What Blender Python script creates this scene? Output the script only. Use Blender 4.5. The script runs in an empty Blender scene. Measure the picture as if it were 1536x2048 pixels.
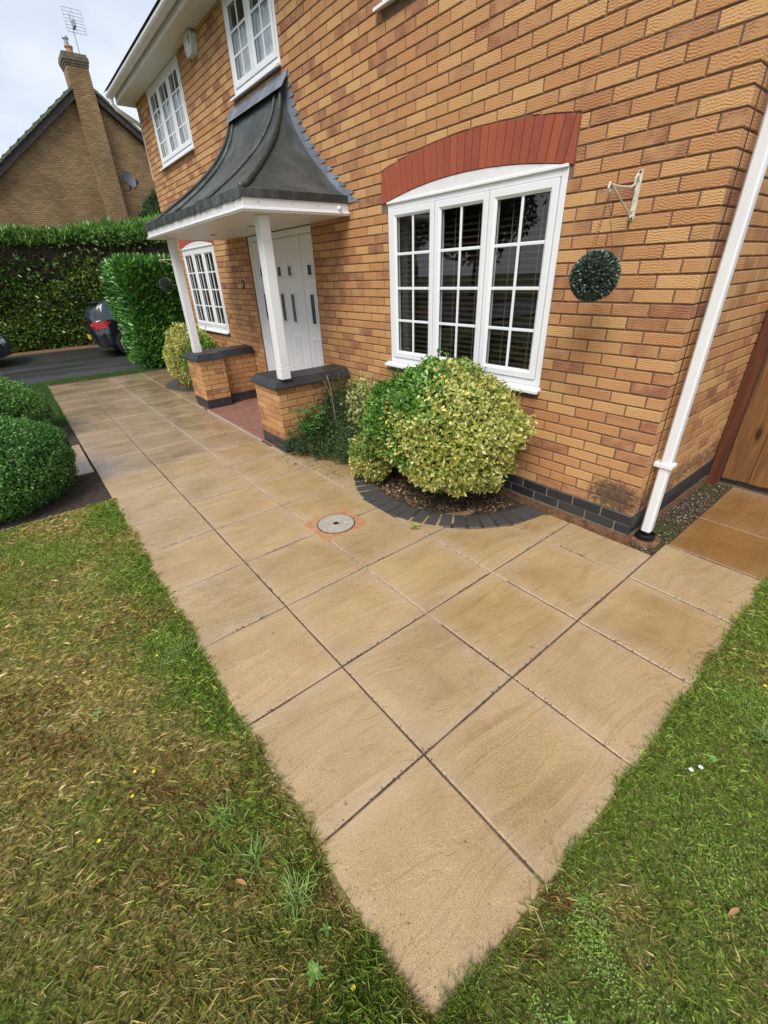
import bpy, math, random
import numpy as np
from mathutils import Vector, Matrix
R = math.radians
sc = bpy.context.scene
col = sc.collection

# ------------------------------------------------------------------ camera, world, sun, exposure
CAM = np.array([0.973, -2.975, 1.564]); AZ, PITCH, ROLL, FPX = R(-51.998), R(-29.039), R(-2.265), 861.45
fw = np.array([math.sin(AZ)*math.cos(PITCH), math.cos(AZ)*math.cos(PITCH), math.sin(PITCH)])
rt = np.cross(fw, [0, 0, 1]); rt /= np.linalg.norm(rt); up = np.cross(rt, fw)
rt2 = math.cos(ROLL)*rt + math.sin(ROLL)*up; up2 = -math.sin(ROLL)*rt + math.cos(ROLL)*up
cam_d = bpy.data.cameras.new('camera'); cam = bpy.data.objects.new('camera', cam_d); col.objects.link(cam)
M = Matrix(((rt2[0], up2[0], -fw[0], CAM[0]), (rt2[1], up2[1], -fw[1], CAM[1]), (rt2[2], up2[2], -fw[2], CAM[2]), (0, 0, 0, 1)))
cam.matrix_world = M
cam_d.sensor_fit = 'VERTICAL'; cam_d.sensor_height = 24.0; cam_d.lens = 24.0*FPX/2048
cam_d.clip_start = 0.02; cam_d.clip_end = 400
sc.camera = cam
SUN_EL, SUN_AZ = R(52), R(150)      # azimuth clockwise from +y
world = bpy.data.worlds.new("World"); sc.world = world; world.use_nodes = True
nt = world.node_tree; N = nt.nodes; L = nt.links; N.clear()
wo = N.new('ShaderNodeOutputWorld'); b1 = N.new('ShaderNodeBackground'); b2 = N.new('ShaderNodeBackground'); mx = N.new('ShaderNodeMixShader')
sky = N.new('ShaderNodeTexSky'); sky.sky_type = 'NISHITA'; sky.sun_disc = False; sky.sun_elevation = SUN_EL; sky.sun_rotation = SUN_AZ
L.new(sky.outputs[0], b1.inputs[0]); b1.inputs[1].default_value = 0.1
tc = N.new('ShaderNodeTexCoord'); mp = N.new('ShaderNodeMapping'); mp.inputs['Scale'].default_value = (1.0, 1.0, 2.2)
nz = N.new('ShaderNodeTexNoise'); nz.inputs['Scale'].default_value = 2.1; nz.inputs['Detail'].default_value = 6; nz.inputs['Roughness'].default_value = .55
L.new(tc.outputs['Generated'], mp.inputs[0]); L.new(mp.outputs[0], nz.inputs['Vector'])
sx = N.new('ShaderNodeSeparateXYZ'); L.new(tc.outputs['Generated'], sx.inputs[0])
ma = N.new('ShaderNodeMath'); ma.operation = 'MULTIPLY_ADD'; L.new(sx.outputs[2], ma.inputs[0]); ma.inputs[1].default_value = -0.62; L.new(nz.outputs[0], ma.inputs[2])
cr = N.new('ShaderNodeValToRGB'); cr.color_ramp.elements[0].position = .08; cr.color_ramp.elements[0].color = (.40, .45, .54, 1)
cr.color_ramp.elements[1].position = .50; cr.color_ramp.elements[1].color = (.66, .68, .70, 1)
e = cr.color_ramp.elements.new(.28); e.color = (.48, .53, .61, 1)
L.new(ma.outputs[0], cr.inputs[0]); L.new(cr.outputs[0], b2.inputs[0]); b2.inputs[1].default_value = 0.88
mx.inputs[0].default_value = .92
L.new(b1.outputs[0], mx.inputs[1]); L.new(b2.outputs[0], mx.inputs[2]); L.new(mx.outputs[0], wo.inputs[0])
sd = bpy.data.lights.new('sun', 'SUN'); sd.energy = 2.0; sd.angle = R(32); sd.color = (1, .95, .87)
so = bpy.data.objects.new('sun', sd); col.objects.link(so)
sdir = Vector((math.sin(SUN_AZ)*math.cos(SUN_EL), math.cos(SUN_AZ)*math.cos(SUN_EL), math.sin(SUN_EL)))
so.rotation_euler = sdir.to_track_quat('Z', 'Y').to_euler(); so.location = (5, -10, 12)
vs = sc.view_settings; vs.view_transform = 'Standard'; vs.look = 'None'; vs.gamma = 1; vs.use_curve_mapping = False; vs.exposure = 0.86
sc.render.engine = 'CYCLES'; sc.cycles.max_bounces = 6; sc.cycles.transparent_max_bounces = 12

rng = np.random.default_rng(7); rnd = random.Random(11)
GZ = -0.22

# ------------------------------------------------------------------ node helpers
def new_mat(name):
    m = bpy.data.materials.new(name); m.use_nodes = True
    n = m.node_tree.nodes; l = m.node_tree.links
    return m, n, l, n['Principled BSDF']
def node(n, t, **kw):
    x = n.new(t)
    for k, v in kw.items():
        if k in x.inputs.keys(): x.inputs[k].default_value = v
        else: setattr(x, k, v)
    return x
def ramp(n, stops):
    r = n.new('ShaderNodeValToRGB'); e = r.color_ramp.elements
    e[0].position, e[0].color = stops[0][0], (*stops[0][1], 1); e[1].position, e[1].color = stops[-1][0], (*stops[-1][1], 1)
    for p, c in stops[1:-1]:
        q = e.new(p); q.color = (*c, 1)
    return r
def mixc(n, l, a, b, f, mode='MIX'):
    m = n.new('ShaderNodeMix'); m.data_type = 'RGBA'; m.blend_type = mode
    for s, v in ((0, f), (6, a), (7, b)):
        if hasattr(v, 'links') or hasattr(v, 'is_linked'): l.new(v, m.inputs[s])
        else: m.inputs[s].default_value = v if s == 0 else (*v, 1)
    return m.outputs[2]
def math_(n, l, op, a, b=0, c=0, clamp=False):
    m = n.new('ShaderNodeMath'); m.operation = op; m.use_clamp = clamp
    for i, v in enumerate((a, b, c)):
        if hasattr(v, 'is_linked'): l.new(v, m.inputs[i])
        else: m.inputs[i].default_value = v
    return m.outputs[0]
def posn(n, l, scale=(1, 1, 1), src='pos'):
    if src == 'pos': o = n.new('ShaderNodeNewGeometry').outputs['Position']
    else: o = n.new('ShaderNodeTexCoord').outputs['Object']
    mp = n.new('ShaderNodeMapping'); mp.inputs['Scale'].default_value = scale; l.new(o, mp.inputs[0])
    return mp.outputs[0]
def bump(n, l, bs, h, dist=.005, strength=1.0, prev=None):
    b = n.new('ShaderNodeBump'); b.inputs['Distance'].default_value = dist; b.inputs['Strength'].default_value = strength
    l.new(h, b.inputs['Height'])
    if prev is not None: l.new(prev, b.inputs['Normal'])
    if bs is not None: l.new(b.outputs[0], bs.inputs['Normal'])
    return b.outputs[0]
def plain(name, c, rough=.6, var=.12, scale=12, metal=0, bmp=0, spec=.5):
    m, n, l, b = new_mat(name)
    nz = node(n, 'ShaderNodeTexNoise', Scale=scale, Detail=5.0); l.new(posn(n, l), nz.inputs['Vector'])
    r = ramp(n, [(.3, tuple(x*(1-var) for x in c)), (.7, tuple(min(1, x*(1+var)) for x in c))]); l.new(nz.outputs[0], r.inputs[0])
    l.new(r.outputs[0], b.inputs['Base Color']); b.inputs['Roughness'].default_value = rough; b.inputs['Metallic'].default_value = metal
    b.inputs['Specular IOR Level'].default_value = spec
    if bmp:
        nz2 = node(n, 'ShaderNodeTexNoise', Scale=scale*8, Detail=4.0); l.new(posn(n, l), nz2.inputs['Vector'])
        bump(n, l, b, nz2.outputs[0], bmp)
    return m

# ------------------------------------------------------------------ materials
def brick_mat(name, c1, c2, red, wav=1.0, soil=True):
    m, n, l, b = new_mat(name)
    at = node(n, 'ShaderNodeAttribute', attribute_name='tone'); sp = n.new('ShaderNodeSeparateColor'); l.new(at.outputs['Color'], sp.inputs[0])
    pos = posn(n, l)
    off = n.new('ShaderNodeVectorMath'); off.operation = 'ADD'; l.new(pos, off.inputs[0])
    cmb = n.new('ShaderNodeCombineXYZ'); l.new(math_(n, l, 'MULTIPLY', sp.outputs[2], 37.0), cmb.inputs[1]); l.new(cmb.outputs[0], off.inputs[1])
    n1 = node(n, 'ShaderNodeTexNoise', Scale=9.0, Detail=4.0); l.new(off.outputs[0], n1.inputs['Vector'])
    n2 = node(n, 'ShaderNodeTexNoise', Scale=120.0, Detail=5.0, Roughness=.7); l.new(off.outputs[0], n2.inputs['Vector'])
    base = mixc(n, l, c1, c2, math_(n, l, 'ADD', math_(n, l, 'MULTIPLY', sp.outputs[0], .8), math_(n, l, 'MULTIPLY', n1.outputs[0], .35), clamp=True))
    pm = ramp(n, [(.38, (0, 0, 0)), (.60, (1, 1, 1))]); l.new(n1.outputs[0], pm.inputs[0])
    f = math_(n, l, 'MULTIPLY', math_(n, l, 'ADD', math_(n, l, 'MULTIPLY', pm.outputs[0], .6), .4), sp.outputs[1])
    c = mixc(n, l, base, red, f)
    # wavy drag lines of the face
    mp = n.new('ShaderNodeMapping'); mp.inputs['Scale'].default_value = (34, 34, 14); l.new(off.outputs[0], mp.inputs[0])
    w0 = node(n, 'ShaderNodeTexNoise', Scale=1.0, Detail=2.0, Roughness=.5); l.new(mp.outputs[0], w0.inputs['Vector'])
    so_ = n.new('ShaderNodeSeparateXYZ'); l.new(pos, so_.inputs[0])
    ph_ = math_(n, l, 'ADD', math_(n, l, 'MULTIPLY', so_.outputs[2], 470.0), math_(n, l, 'MULTIPLY', w0.outputs[0], 15.0))
    sw_ = math_(n, l, 'ADD', math_(n, l, 'MULTIPLY', math_(n, l, 'SINE', ph_), .5), .5)
    msk = ramp(n, [(.36, (0, 0, 0)), (.58, (1, 1, 1))]); l.new(n1.outputs[0], msk.inputs[0])
    class _W: pass
    wv = _W(); wv.outputs = [math_(n, l, 'ADD', .5, math_(n, l, 'MULTIPLY', math_(n, l, 'SUBTRACT', sw_, .5), math_(n, l, 'ADD', math_(n, l, 'MULTIPLY', msk.outputs[0], .50), .10)))]
    shade = ramp(n, [(.12, (.66, .60, .56)), (.34, (.94, .92, .90)), (.60, (1, 1, 1)), (.86, (1.30, 1.30, 1.28))]); l.new(wv.outputs[0], shade.inputs[0])
    c = mixc(n, l, c, shade.outputs[0], .75*wav, 'MULTIPLY')
    gr = ramp(n, [(.28, (.55, .52, .5)), (.46, (1, 1, 1)), (.75, (1.15, 1.15, 1.15))]); l.new(n2.outputs[0], gr.inputs[0])
    c = mixc(n, l, c, gr.outputs[0], .55, 'MULTIPLY')
    if soil:   # blackish algae patch low on the corner and thin damp stains
        g = n.new('ShaderNodeNewGeometry'); s = n.new('ShaderNodeSeparateXYZ'); l.new(g.outputs['Position'], s.inputs[0])
        dx = math_(n, l, 'MULTIPLY', math_(n, l, 'ADD', s.outputs[0], .16), 3.4); dz = math_(n, l, 'MULTIPLY', math_(n, l, 'ADD', s.outputs[2], -.10), 5.0)
        d2 = math_(n, l, 'ADD', math_(n, l, 'MULTIPLY', dx, dx), math_(n, l, 'MULTIPLY', dz, dz))
        n3 = node(n, 'ShaderNodeTexNoise', Scale=26.0, Detail=8.0, Roughness=.8); l.new(g.outputs['Position'], n3.inputs['Vector'])
        k = math_(n, l, 'SUBTRACT', math_(n, l, 'MULTIPLY', n3.outputs[0], 2.4), math_(n, l, 'ADD', d2, .62), clamp=True)
        k = math_(n, l, 'MULTIPLY', k, 2.2, clamp=True)
        c = mixc(n, l, c, (.03, .026, .02), math_(n, l, 'MULTIPLY', k, .85))
    l.new(c, b.inputs['Base Color']); b.inputs['Roughness'].default_value = .78
    h = math_(n, l, 'ADD', math_(n, l, 'MULTIPLY', wv.outputs[0], wav*.8), math_(n, l, 'MULTIPLY', n2.outputs[0], .7))
    bump(n, l, b, h, .0035, .9)
    return m
MAT = {}
MAT['brick'] = brick_mat('brick_buff', (.60, .355, .15), (.46, .215, .088), (.28, .112, .060))
MAT['plinth'] = brick_mat('brick_blue', (.030, .032, .038), (.020, .021, .026), (.045, .043, .045), wav=.1, soil=False)
MAT['plinth'].node_tree.nodes['Principled BSDF'].inputs['Roughness'].default_value = .42
MAT['arch'] = brick_mat('brick_red', (.37, .088, .040), (.30, .066, .034), (.24, .055, .034), wav=.12, soil=False)
MAT['mortar'] = plain('mortar_brown', (.19, .115, .075), .95, .3, 30, bmp=.003)
MAT['upvc'] = plain('upvc_white', (.80, .81, .83), .28, .02, 3)
MAT['upvc2'] = plain('white_board_weathered', (.74, .73, .74), .42, .05, 9)
MAT['soffit'] = plain('soffit_white', (.70, .68, .63), .4, .06, 4)
MAT['soil'] = plain('soil_dark', (.085, .058, .042), .9, .6, 22, bmp=.03)
MAT['black'] = plain('black_plastic', (.012, .012, .013), .4, .2)
MAT['steel'] = plain('galvanised', (.35, .36, .38), .45, .15, 20, metal=.8)
MAT['cream_iron'] = plain('painted_iron_cream', (.62, .57, .48), .5, .25, 60)
MAT['white_dirty'] = plain('alarm_case', (.62, .64, .60), .4, .1, 20)
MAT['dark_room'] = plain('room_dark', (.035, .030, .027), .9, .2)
MAT['curtain'] = plain('net_curtain', (.84, .87, .93), .9, .12, 14)
MAT['blindslat'] = plain('blind_slat_brown', (.050, .034, .028), .4, .2, 10)
MAT['cord'] = plain('blind_cord', (.28, .2, .13), .8, .1)
MAT['concrete'] = plain('concrete_lid', (.42, .37, .31), .8, .22, 60, bmp=.004)
MAT['terracotta'] = plain('terracotta', (.42, .22, .11), .7, .18, 20, bmp=.003)
MAT['twig'] = plain('twig_brown', (.045, .028, .018), .9, .35, 30)
MAT['bark'] = plain('bark', (.12, .09, .065), .9, .3, 14, bmp=.02)
MAT['core'] = plain('foliage_core_shade', (.012, .016, .008), .95, .4, 10)  # near-black colour stands in for the shade deep between leaves
MAT['chain'] = plain('rusty_chain', (.10, .05, .03), .7, .2)
MAT['slate'] = plain('slate_plate', (.02, .02, .022), .5, .2)
MAT['white'] = plain('white_paint', (.8, .8, .8), .4, .02)
MAT['tile'] = plain('roof_tile_dark', (.045, .034, .030), .75, .35, 9, bmp=.01)
MAT['verge'] = plain('verge_tile_mossy', (.13, .15, .10), .8, .4, 9, bmp=.01)
MAT['carpaint'] = plain('car_paint_black', (.010, .012, .017), .12, .1); MAT['carpaint'].node_tree.nodes['Principled BSDF'].inputs['Coat Weight'].default_value = 1
MAT['carpaint2'] = plain('car_paint_grey', (.022, .025, .030), .15, .1); MAT['carpaint2'].node_tree.nodes['Principled BSDF'].inputs['Coat Weight'].default_value = 1
MAT['carglass'] = plain('car_glass', (.035, .05, .06), .06, .05)
MAT['tyre'] = plain('tyre', (.012, .012, .012), .85, .2)
MAT['alloy'] = plain('alloy', (.55, .56, .58), .3, .05, metal=.1)
MAT['redlamp'] = plain('tail_lamp_red', (.35, .012, .016), .12, .2, 40)
MAT['lamp'] = plain('headlamp', (.5, .52, .55), .08, .2)
MAT['yplate'] = plain('yellow_plate', (.70, .50, .05), .4, .05)
MAT['rubber'] = plain('rubber_black', (.008, .008, .009), .35, .2)
MAT['flower'] = plain('yellow_petal', (.85, .68, .03), .6, .1)
MAT['daisy'] = plain('white_petal', (.8, .8, .75), .6, .05)
MAT['deadleaf'] = plain('dead_leaf', (.45, .24, .10), .7, .3, 60)
MAT['litter'] = plain('leaf_litter', (.20, .10, .055), .85, .5, 25, bmp=.02)

def lead_mat(name, a, bcol, rough):
    m, n, l, b = new_mat(name)
    n1 = node(n, 'ShaderNodeTexNoise', Scale=3.0, Detail=7.0, Roughness=.65, Distortion=.4); l.new(posn(n, l, (1.4, 1.4, .7)), n1.inputs['Vector'])
    n2 = node(n, 'ShaderNodeTexNoise', Scale=26.0, Detail=6.0, Roughness=.7); l.new(posn(n, l), n2.inputs['Vector'])
    r = ramp(n, [(.25, tuple(x*.55 for x in a)), (.5, a), (.75, bcol)]); l.new(n1.outputs[0], r.inputs[0])
    r2 = ramp(n, [(.60, (0, 0, 0)), (.78, (1, 1, 1))]); l.new(n2.outputs[0], r2.inputs[0])
    c = mixc(n, l, r.outputs[0], tuple(min(1, x*1.9) for x in bcol), math_(n, l, 'MULTIPLY', r2.outputs[0], .35))
    l.new(c, b.inputs['Base Color']); b.inputs['Metallic'].default_value = .25
    rr = ramp(n, [(.3, (rough-.1,)*3), (.7, (rough+.15,)*3)]); l.new(n2.outputs[0], rr.inputs[0]); l.new(rr.outputs[0], b.inputs['Roughness'])
    bump(n, l, b, n1.outputs[0], .03, .8, bump(n, l, None, n2.outputs[0], .002))
    return m
MAT['lead'] = lead_mat('lead_sheet', (.070, .080, .078), (.130, .145, .142), .30)
MAT['leadflash'] = lead_mat('lead_flashing', (.20, .22, .27), (.36, .40, .48), .45)
MAT['leadedge'] = lead_mat('lead_edge', (.045, .050, .048), (.12, .125, .12), .4)

def glass_mat(name, tint=(.80, .84, .84)):
    m, n, l, b = new_mat(name); out = n['Material Output']; n.remove(b)
    tr = node(n, 'ShaderNodeBsdfTransparent'); tr.inputs[0].default_value = (*tint, 1)
    gl = node(n, 'ShaderNodeBsdfGlossy', Roughness=.005)
    lw_ = n.new('ShaderNodeLayerWeight'); lw_.inputs['Blend'].default_value = .5
    frv = math_(n, l, 'ADD', math_(n, l, 'MULTIPLY', math_(n, l, 'POWER', lw_.outputs['Facing'], 4.0), .85), .085, clamp=True)
    nz = node(n, 'ShaderNodeTexNoise', Scale=1.6, Detail=1.0); l.new(posn(n, l), nz.inputs['Vector'])
    bp = bump(n, l, None, nz.outputs[0], .004, .25); l.new(bp, gl.inputs['Normal'])
    mx = n.new('ShaderNodeMixShader'); l.new(frv, mx.inputs[0]); l.new(tr.outputs[0], mx.inputs[1]); l.new(gl.outputs[0], mx.inputs[2]); l.new(mx.outputs[0], out.inputs[0])
    return m
MAT['glass'] = glass_mat('window_glass')

def slab_mat(name, ca, cb, wet, ridges, rim=.34):
    m, n, l, b = new_mat(name)
    oi = n.new('ShaderNodeObjectInfo')
    tcx = n.new('ShaderNodeTexCoord').outputs['Object']
    off = n.new('ShaderNodeVectorMath'); off.operation = 'ADD'; l.new(tcx, off.inputs[0])
    cmb = n.new('ShaderNodeCombineXYZ'); l.new(math_(n, l, 'MULTIPLY', oi.outputs['Random'], 53.0), cmb.inputs[2]); l.new(cmb.outputs[0], off.inputs[1])
    big = node(n, 'ShaderNodeTexNoise', Scale=2.6, Detail=4.0, Distortion=.6); l.new(off.outputs[0], big.inputs['Vector'])
    mp = n.new('ShaderNodeMapping'); mp.inputs['Scale'].default_value = (7.0, 1.9, 1); l.new(off.outputs[0], mp.inputs[0])
    rid = node(n, 'ShaderNodeTexNoise', Scale=1.0, Detail=4.0, Roughness=.55, Distortion=1.1); l.new(mp.outputs[0], rid.inputs['Vector'])
    # layered steps of the riven face
    st = ramp(n, [(.36, (0, 0, 0)), (.40, (.22, .22, .22)), (.46, (.30, .30, .30)), (.485, (.55, .55, .55)), (.56, (.62, .62, .62)), (.585, (.85, .85, .85)), (.70, (1, 1, 1))]); l.new(rid.outputs[0], st.inputs[0])
    fine = node(n, 'ShaderNodeTexNoise', Scale=330.0, Detail=2.0, Roughness=.7); l.new(off.outputs[0], fine.inputs['Vector'])
    vor = node(n, 'ShaderNodeTexVoronoi', Scale=300.0); l.new(off.outputs[0], vor.inputs['Vector'])
    c = mixc(n, l, ca, cb, math_(n, l, 'ADD', math_(n, l, 'MULTIPLY', big.outputs[0], .8), math_(n, l, 'MULTIPLY', oi.outputs['Random'], .35), clamp=True))
    lr = ramp(n, [(.34, (.70, .64, .58)), (.44, (.95, .94, .92)), (.52, (1, 1, 1)), (.66, (1.18, 1.18, 1.16))]); l.new(rid.outputs[0], lr.inputs[0])
    c = mixc(n, l, c, lr.outputs[0], .6*ridges, 'MULTIPLY')
    fr = ramp(n, [(.34, (.36, .31, .27)), (.45, (.86, .83, .80)), (.55, (1.04, 1.04, 1.04)), (.66, (1.55, 1.6, 1.65))]); l.new(fine.outputs[0], fr.inputs[0])
    c = mixc(n, l, c, fr.outputs[0], .70, 'MULTIPLY')
    vr = ramp(n, [(0, (1.6, 1.65, 1.7)), (.22, (1.05, 1.05, 1.05)), (.6, (.82, .79, .76))]); l.new(vor.outputs['Distance'], vr.inputs[0])
    c = mixc(n, l, c, vr.outputs[0], .45, 'MULTIPLY')
    # paler worn rim
    s = n.new('ShaderNodeSeparateXYZ'); l.new(tcx, s.inputs[0])
    ed = math_(n, l, 'MAXIMUM', math_(n, l, 'ABSOLUTE', s.outputs[0]), math_(n, l, 'ABSOLUTE', s.outputs[1]))
    em = math_(n, l, 'ADD', math_(n, l, 'MULTIPLY', math_(n, l, 'SUBTRACT', ed, .20), 8.0), math_(n, l, 'MULTIPLY', math_(n, l, 'SUBTRACT', big.outputs[0], .5), 1.6), clamp=True)
    c = mixc(n, l, c, (.46, .36, .285), math_(n, l, 'MULTIPLY', em, rim))
    gp = n.new('ShaderNodeNewGeometry').outputs['Position']
    dmp = node(n, 'ShaderNodeTexNoise', Scale=1.5, Detail=5.0, Roughness=.6, Distortion=.5); l.new(gp, dmp.inputs['Vector'])
    dr = ramp(n, [(.38, (.87, .84, .78)), (.50, (1, 1, 1)), (.66, (1.06, 1.04, 1.02))]); l.new(dmp.outputs[0], dr.inputs[0])
    c = mixc(n, l, c, dr.outputs[0], .8, 'MULTIPLY')
    ov = n.new('ShaderNodeMapRange'); l.new(oi.outputs['Random'], ov.inputs[0]); ov.inputs[3].default_value = 1.0; ov.inputs[4].default_value = 1.17
    hs_ = n.new('ShaderNodeHueSaturation'); l.new(ov.outputs[0], hs_.inputs['Value']); l.new(c, hs_.inputs['Color']); c = hs_.outputs[0]
    # small dark lichen spots
    sp = node(n, 'ShaderNodeTexNoise', Scale=24.0, Detail=2.0, Roughness=.5); l.new(off.outputs[0], sp.inputs['Vector'])
    sr = ramp(n, [(.735, (0, 0, 0)), (.78, (1, 1, 1))]); l.new(sp.outputs[0], sr.inputs[0])
    c = mixc(n, l, c, (.09, .08, .07), math_(n, l, 'MULTIPLY', sr.outputs[0], .7))
    l.new(c, b.inputs['Base Color'])
    rr = ramp(n, [(.38, (wet-.06,)*3), (.60, (wet+.24,)*3)]); l.new(dmp.outputs[0], rr.inputs[0]); l.new(rr.outputs[0], b.inputs['Roughness'])
    b.inputs['Specular IOR Level'].default_value = .55; b.inputs['Coat Weight'].default_value = .75 if wet < .25 else .35; b.inputs['Coat Roughness'].default_value = .16 if wet < .25 else .22; b.inputs['Coat IOR'].default_value = 1.4
    h = math_(n, l, 'ADD', math_(n, l, 'MULTIPLY', st.outputs[0], ridges), math_(n, l, 'MULTIPLY', fine.outputs[0], .16))
    bump(n, l, b, h, .012, .8)
    return m
MAT['slab'] = slab_mat('riven_slab', (.49, .365, .21), (.33, .22, .095), .26, .6)
MAT['slab_far'] = slab_mat('riven_slab_wet', (.46, .34, .225), (.27, .17, .08), .15, .95)
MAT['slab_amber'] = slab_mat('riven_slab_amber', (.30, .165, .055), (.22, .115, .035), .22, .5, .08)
MAT['bedding'] = plain('slab_bedding', (.10, .065, .045), .95, .5, 40, bmp=.004)
MAT['sandjoint'] = plain('sand_joint', (.42, .33, .24), .95, .3, 60, bmp=.003)
MAT['paver'] = plain('porch_paver_brown', (.25, .125, .095), .5, .2, 18, bmp=.003)
def granite():
    m, n, l, b = new_mat('edging_sett')
    oi = n.new('ShaderNodeObjectInfo')
    v = node(n, 'ShaderNodeTexNoise', Scale=190.0, Detail=3.0, Roughness=.8); l.new(posn(n, l), v.inputs['Vector'])
    r = ramp(n, [(.30, (.020, .020, .021)), (.5, (.070, .066, .064)), (.62, (.12, .112, .108)), (.74, (.38, .36, .34))]); l.new(v.outputs[0], r.inputs[0])
    c = mixc(n, l, r.outputs[0], (.05, .045, .042), math_(n, l, 'MULTIPLY', oi.outputs['Random'], .5))
    l.new(c, b.inputs['Base Color']); b.inputs['Roughness'].default_value = .5
    bump(n, l, b, v.outputs[0], .003); return m
MAT['sett'] = granite()
def road():
    m, n, l, b = new_mat('asphalt_wet')
    v = node(n, 'ShaderNodeTexNoise', Scale=60.0, Detail=5.0); l.new(posn(n, l), v.inputs['Vector'])
    g = node(n, 'ShaderNodeTexNoise', Scale=.7, Detail=4.0); l.new(posn(n, l, (2.2, .5, 1)), g.inputs['Vector'])
    r = ramp(n, [(.3, (.028, .028, .029)), (.7, (.060, .058, .058))]); l.new(v.outputs[0], r.inputs[0]); l.new(r.outputs[0], b.inputs['Base Color'])
    rr = ramp(n, [(.35, (.16,)*3), (.65, (.5,)*3)]); l.new(g.outputs[0], rr.inputs[0]); l.new(rr.outputs[0], b.inputs['Roughness'])
    bump(n, l, b, v.outputs[0], .006, .8); return m
MAT['road'] = road()
def thatch():
    m, n, l, b = new_mat('lawn_thatch')
    v = node(n, 'ShaderNodeTexNoise', Scale=70.0, Detail=6.0, Roughness=.75); l.new(posn(n, l), v.inputs['Vector'])
    g = node(n, 'ShaderNodeTexNoise', Scale=2.2, Detail=3.0); l.new(posn(n, l), g.inputs['Vector'])
    r = ramp(n, [(.3, (.16, .12, .05)), (.5, (.38, .30, .13)), (.7, (.58, .47, .25))]); l.new(v.outputs[0], r.inputs[0])
    r2 = ramp(n, [(.38, (.62, .92, .45)), (.62, (1, .93, .8))]); l.new(g.outputs[0], r2.inputs[0])
    l.new(mixc(n, l, r.outputs[0], r2.outputs[0], .8, 'MULTIPLY'), b.inputs['Base Color']); b.inputs['Roughness'].default_value = .95
    bump(n, l, b, v.outputs[0], .02); return m
MAT['thatch'] = thatch()
def ground_far():
    return plain('turf_far', (.09, .12, .035), .95, .3, 3, bmp=.02)
MAT['turf'] = ground_far()
def leaf_mat(name, rough=.42, trans=.22, spec=.5):
    m, n, l, b = new_mat(name); out = n['Material Output']
    at = node(n, 'ShaderNodeAttribute', attribute_name='tone')
    l.new(at.outputs['Color'], b.inputs['Base Color']); b.inputs['Roughness'].default_value = rough; b.inputs['Specular IOR Level'].default_value = spec
    t = n.new('ShaderNodeBsdfTranslucent'); l.new(at.outputs['Color'], t.inputs[0])
    mx = n.new('ShaderNodeMixShader'); mx.inputs[0].default_value = trans
    l.new(b.outputs[0], mx.inputs[1]); l.new(t.outputs[0], mx.inputs[2]); l.new(mx.outputs[0], out.inputs[0])
    return m
MAT['leaf'] = leaf_mat('leaf_green'); MAT['leaf_gloss'] = leaf_mat('leaf_glossy', .28, .12, .6); MAT['blade'] = leaf_mat('grass_blade', .6, .3, .3)
MAT['plastic_leaf'] = leaf_mat('leaf_artificial', .35, .03, .6)
def wood(name, a, c, knots=True):
    m, n, l, b = new_mat(name)
    oi = n.new('ShaderNodeObjectInfo'); tcx = n.new('ShaderNodeTexCoord').outputs['Object']
    off = n.new('ShaderNodeVectorMath'); off.operation = 'ADD'; l.new(tcx, off.inputs[0]); cmb = n.new('ShaderNodeCombineXYZ'); l.new(math_(n, l, 'MULTIPLY', oi.outputs['Random'], 19.0), cmb.inputs[1]); l.new(math_(n, l, 'MULTIPLY', oi.outputs['Random'], 7.0), cmb.inputs[2]); l.new(cmb.outputs[0], off.inputs[1])
    mp = n.new('ShaderNodeMapping'); mp.inputs['Scale'].default_value = (26, 26, 1.6); l.new(off.outputs[0], mp.inputs[0])
    g = node(n, 'ShaderNodeTexNoise', Scale=1.0, Detail=5.0, Distortion=.8); l.new(mp.outputs[0], g.inputs['Vector'])
    r = ramp(n, [(.3, c), (.7, a)]); l.new(g.outputs[0], r.inputs[0])
    o = r.outputs[0]
    if knots:
        mp2 = n.new('ShaderNodeMapping'); mp2.inputs['Scale'].default_value = (7, 7, 2.6); l.new(off.outputs[0], mp2.inputs[0])
        k = node(n, 'ShaderNodeTexVoronoi', Scale=1.0); l.new(mp2.outputs[0], k.inputs['Vector'])
        kr = ramp(n, [(.10, (.12, .08, .06)), (.16, (.65, .6, .55)), (.3, (1, 1, 1))]); l.new(k.outputs['Distance'], kr.inputs[0])
        o = mixc(n, l, o, kr.outputs[0], .9, 'MULTIPLY')
    l.new(o, b.inputs['Base Color']); b.inputs['Roughness'].default_value = .6; bump(n, l, b, g.outputs[0], .003)
    return m
MAT['board'] = wood('fence_board', (.27, .125, .040), (.12, .050, .016)); MAT['postwood'] = wood('fence_post', (.14, .04, .015), (.075, .022, .01), False)
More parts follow.
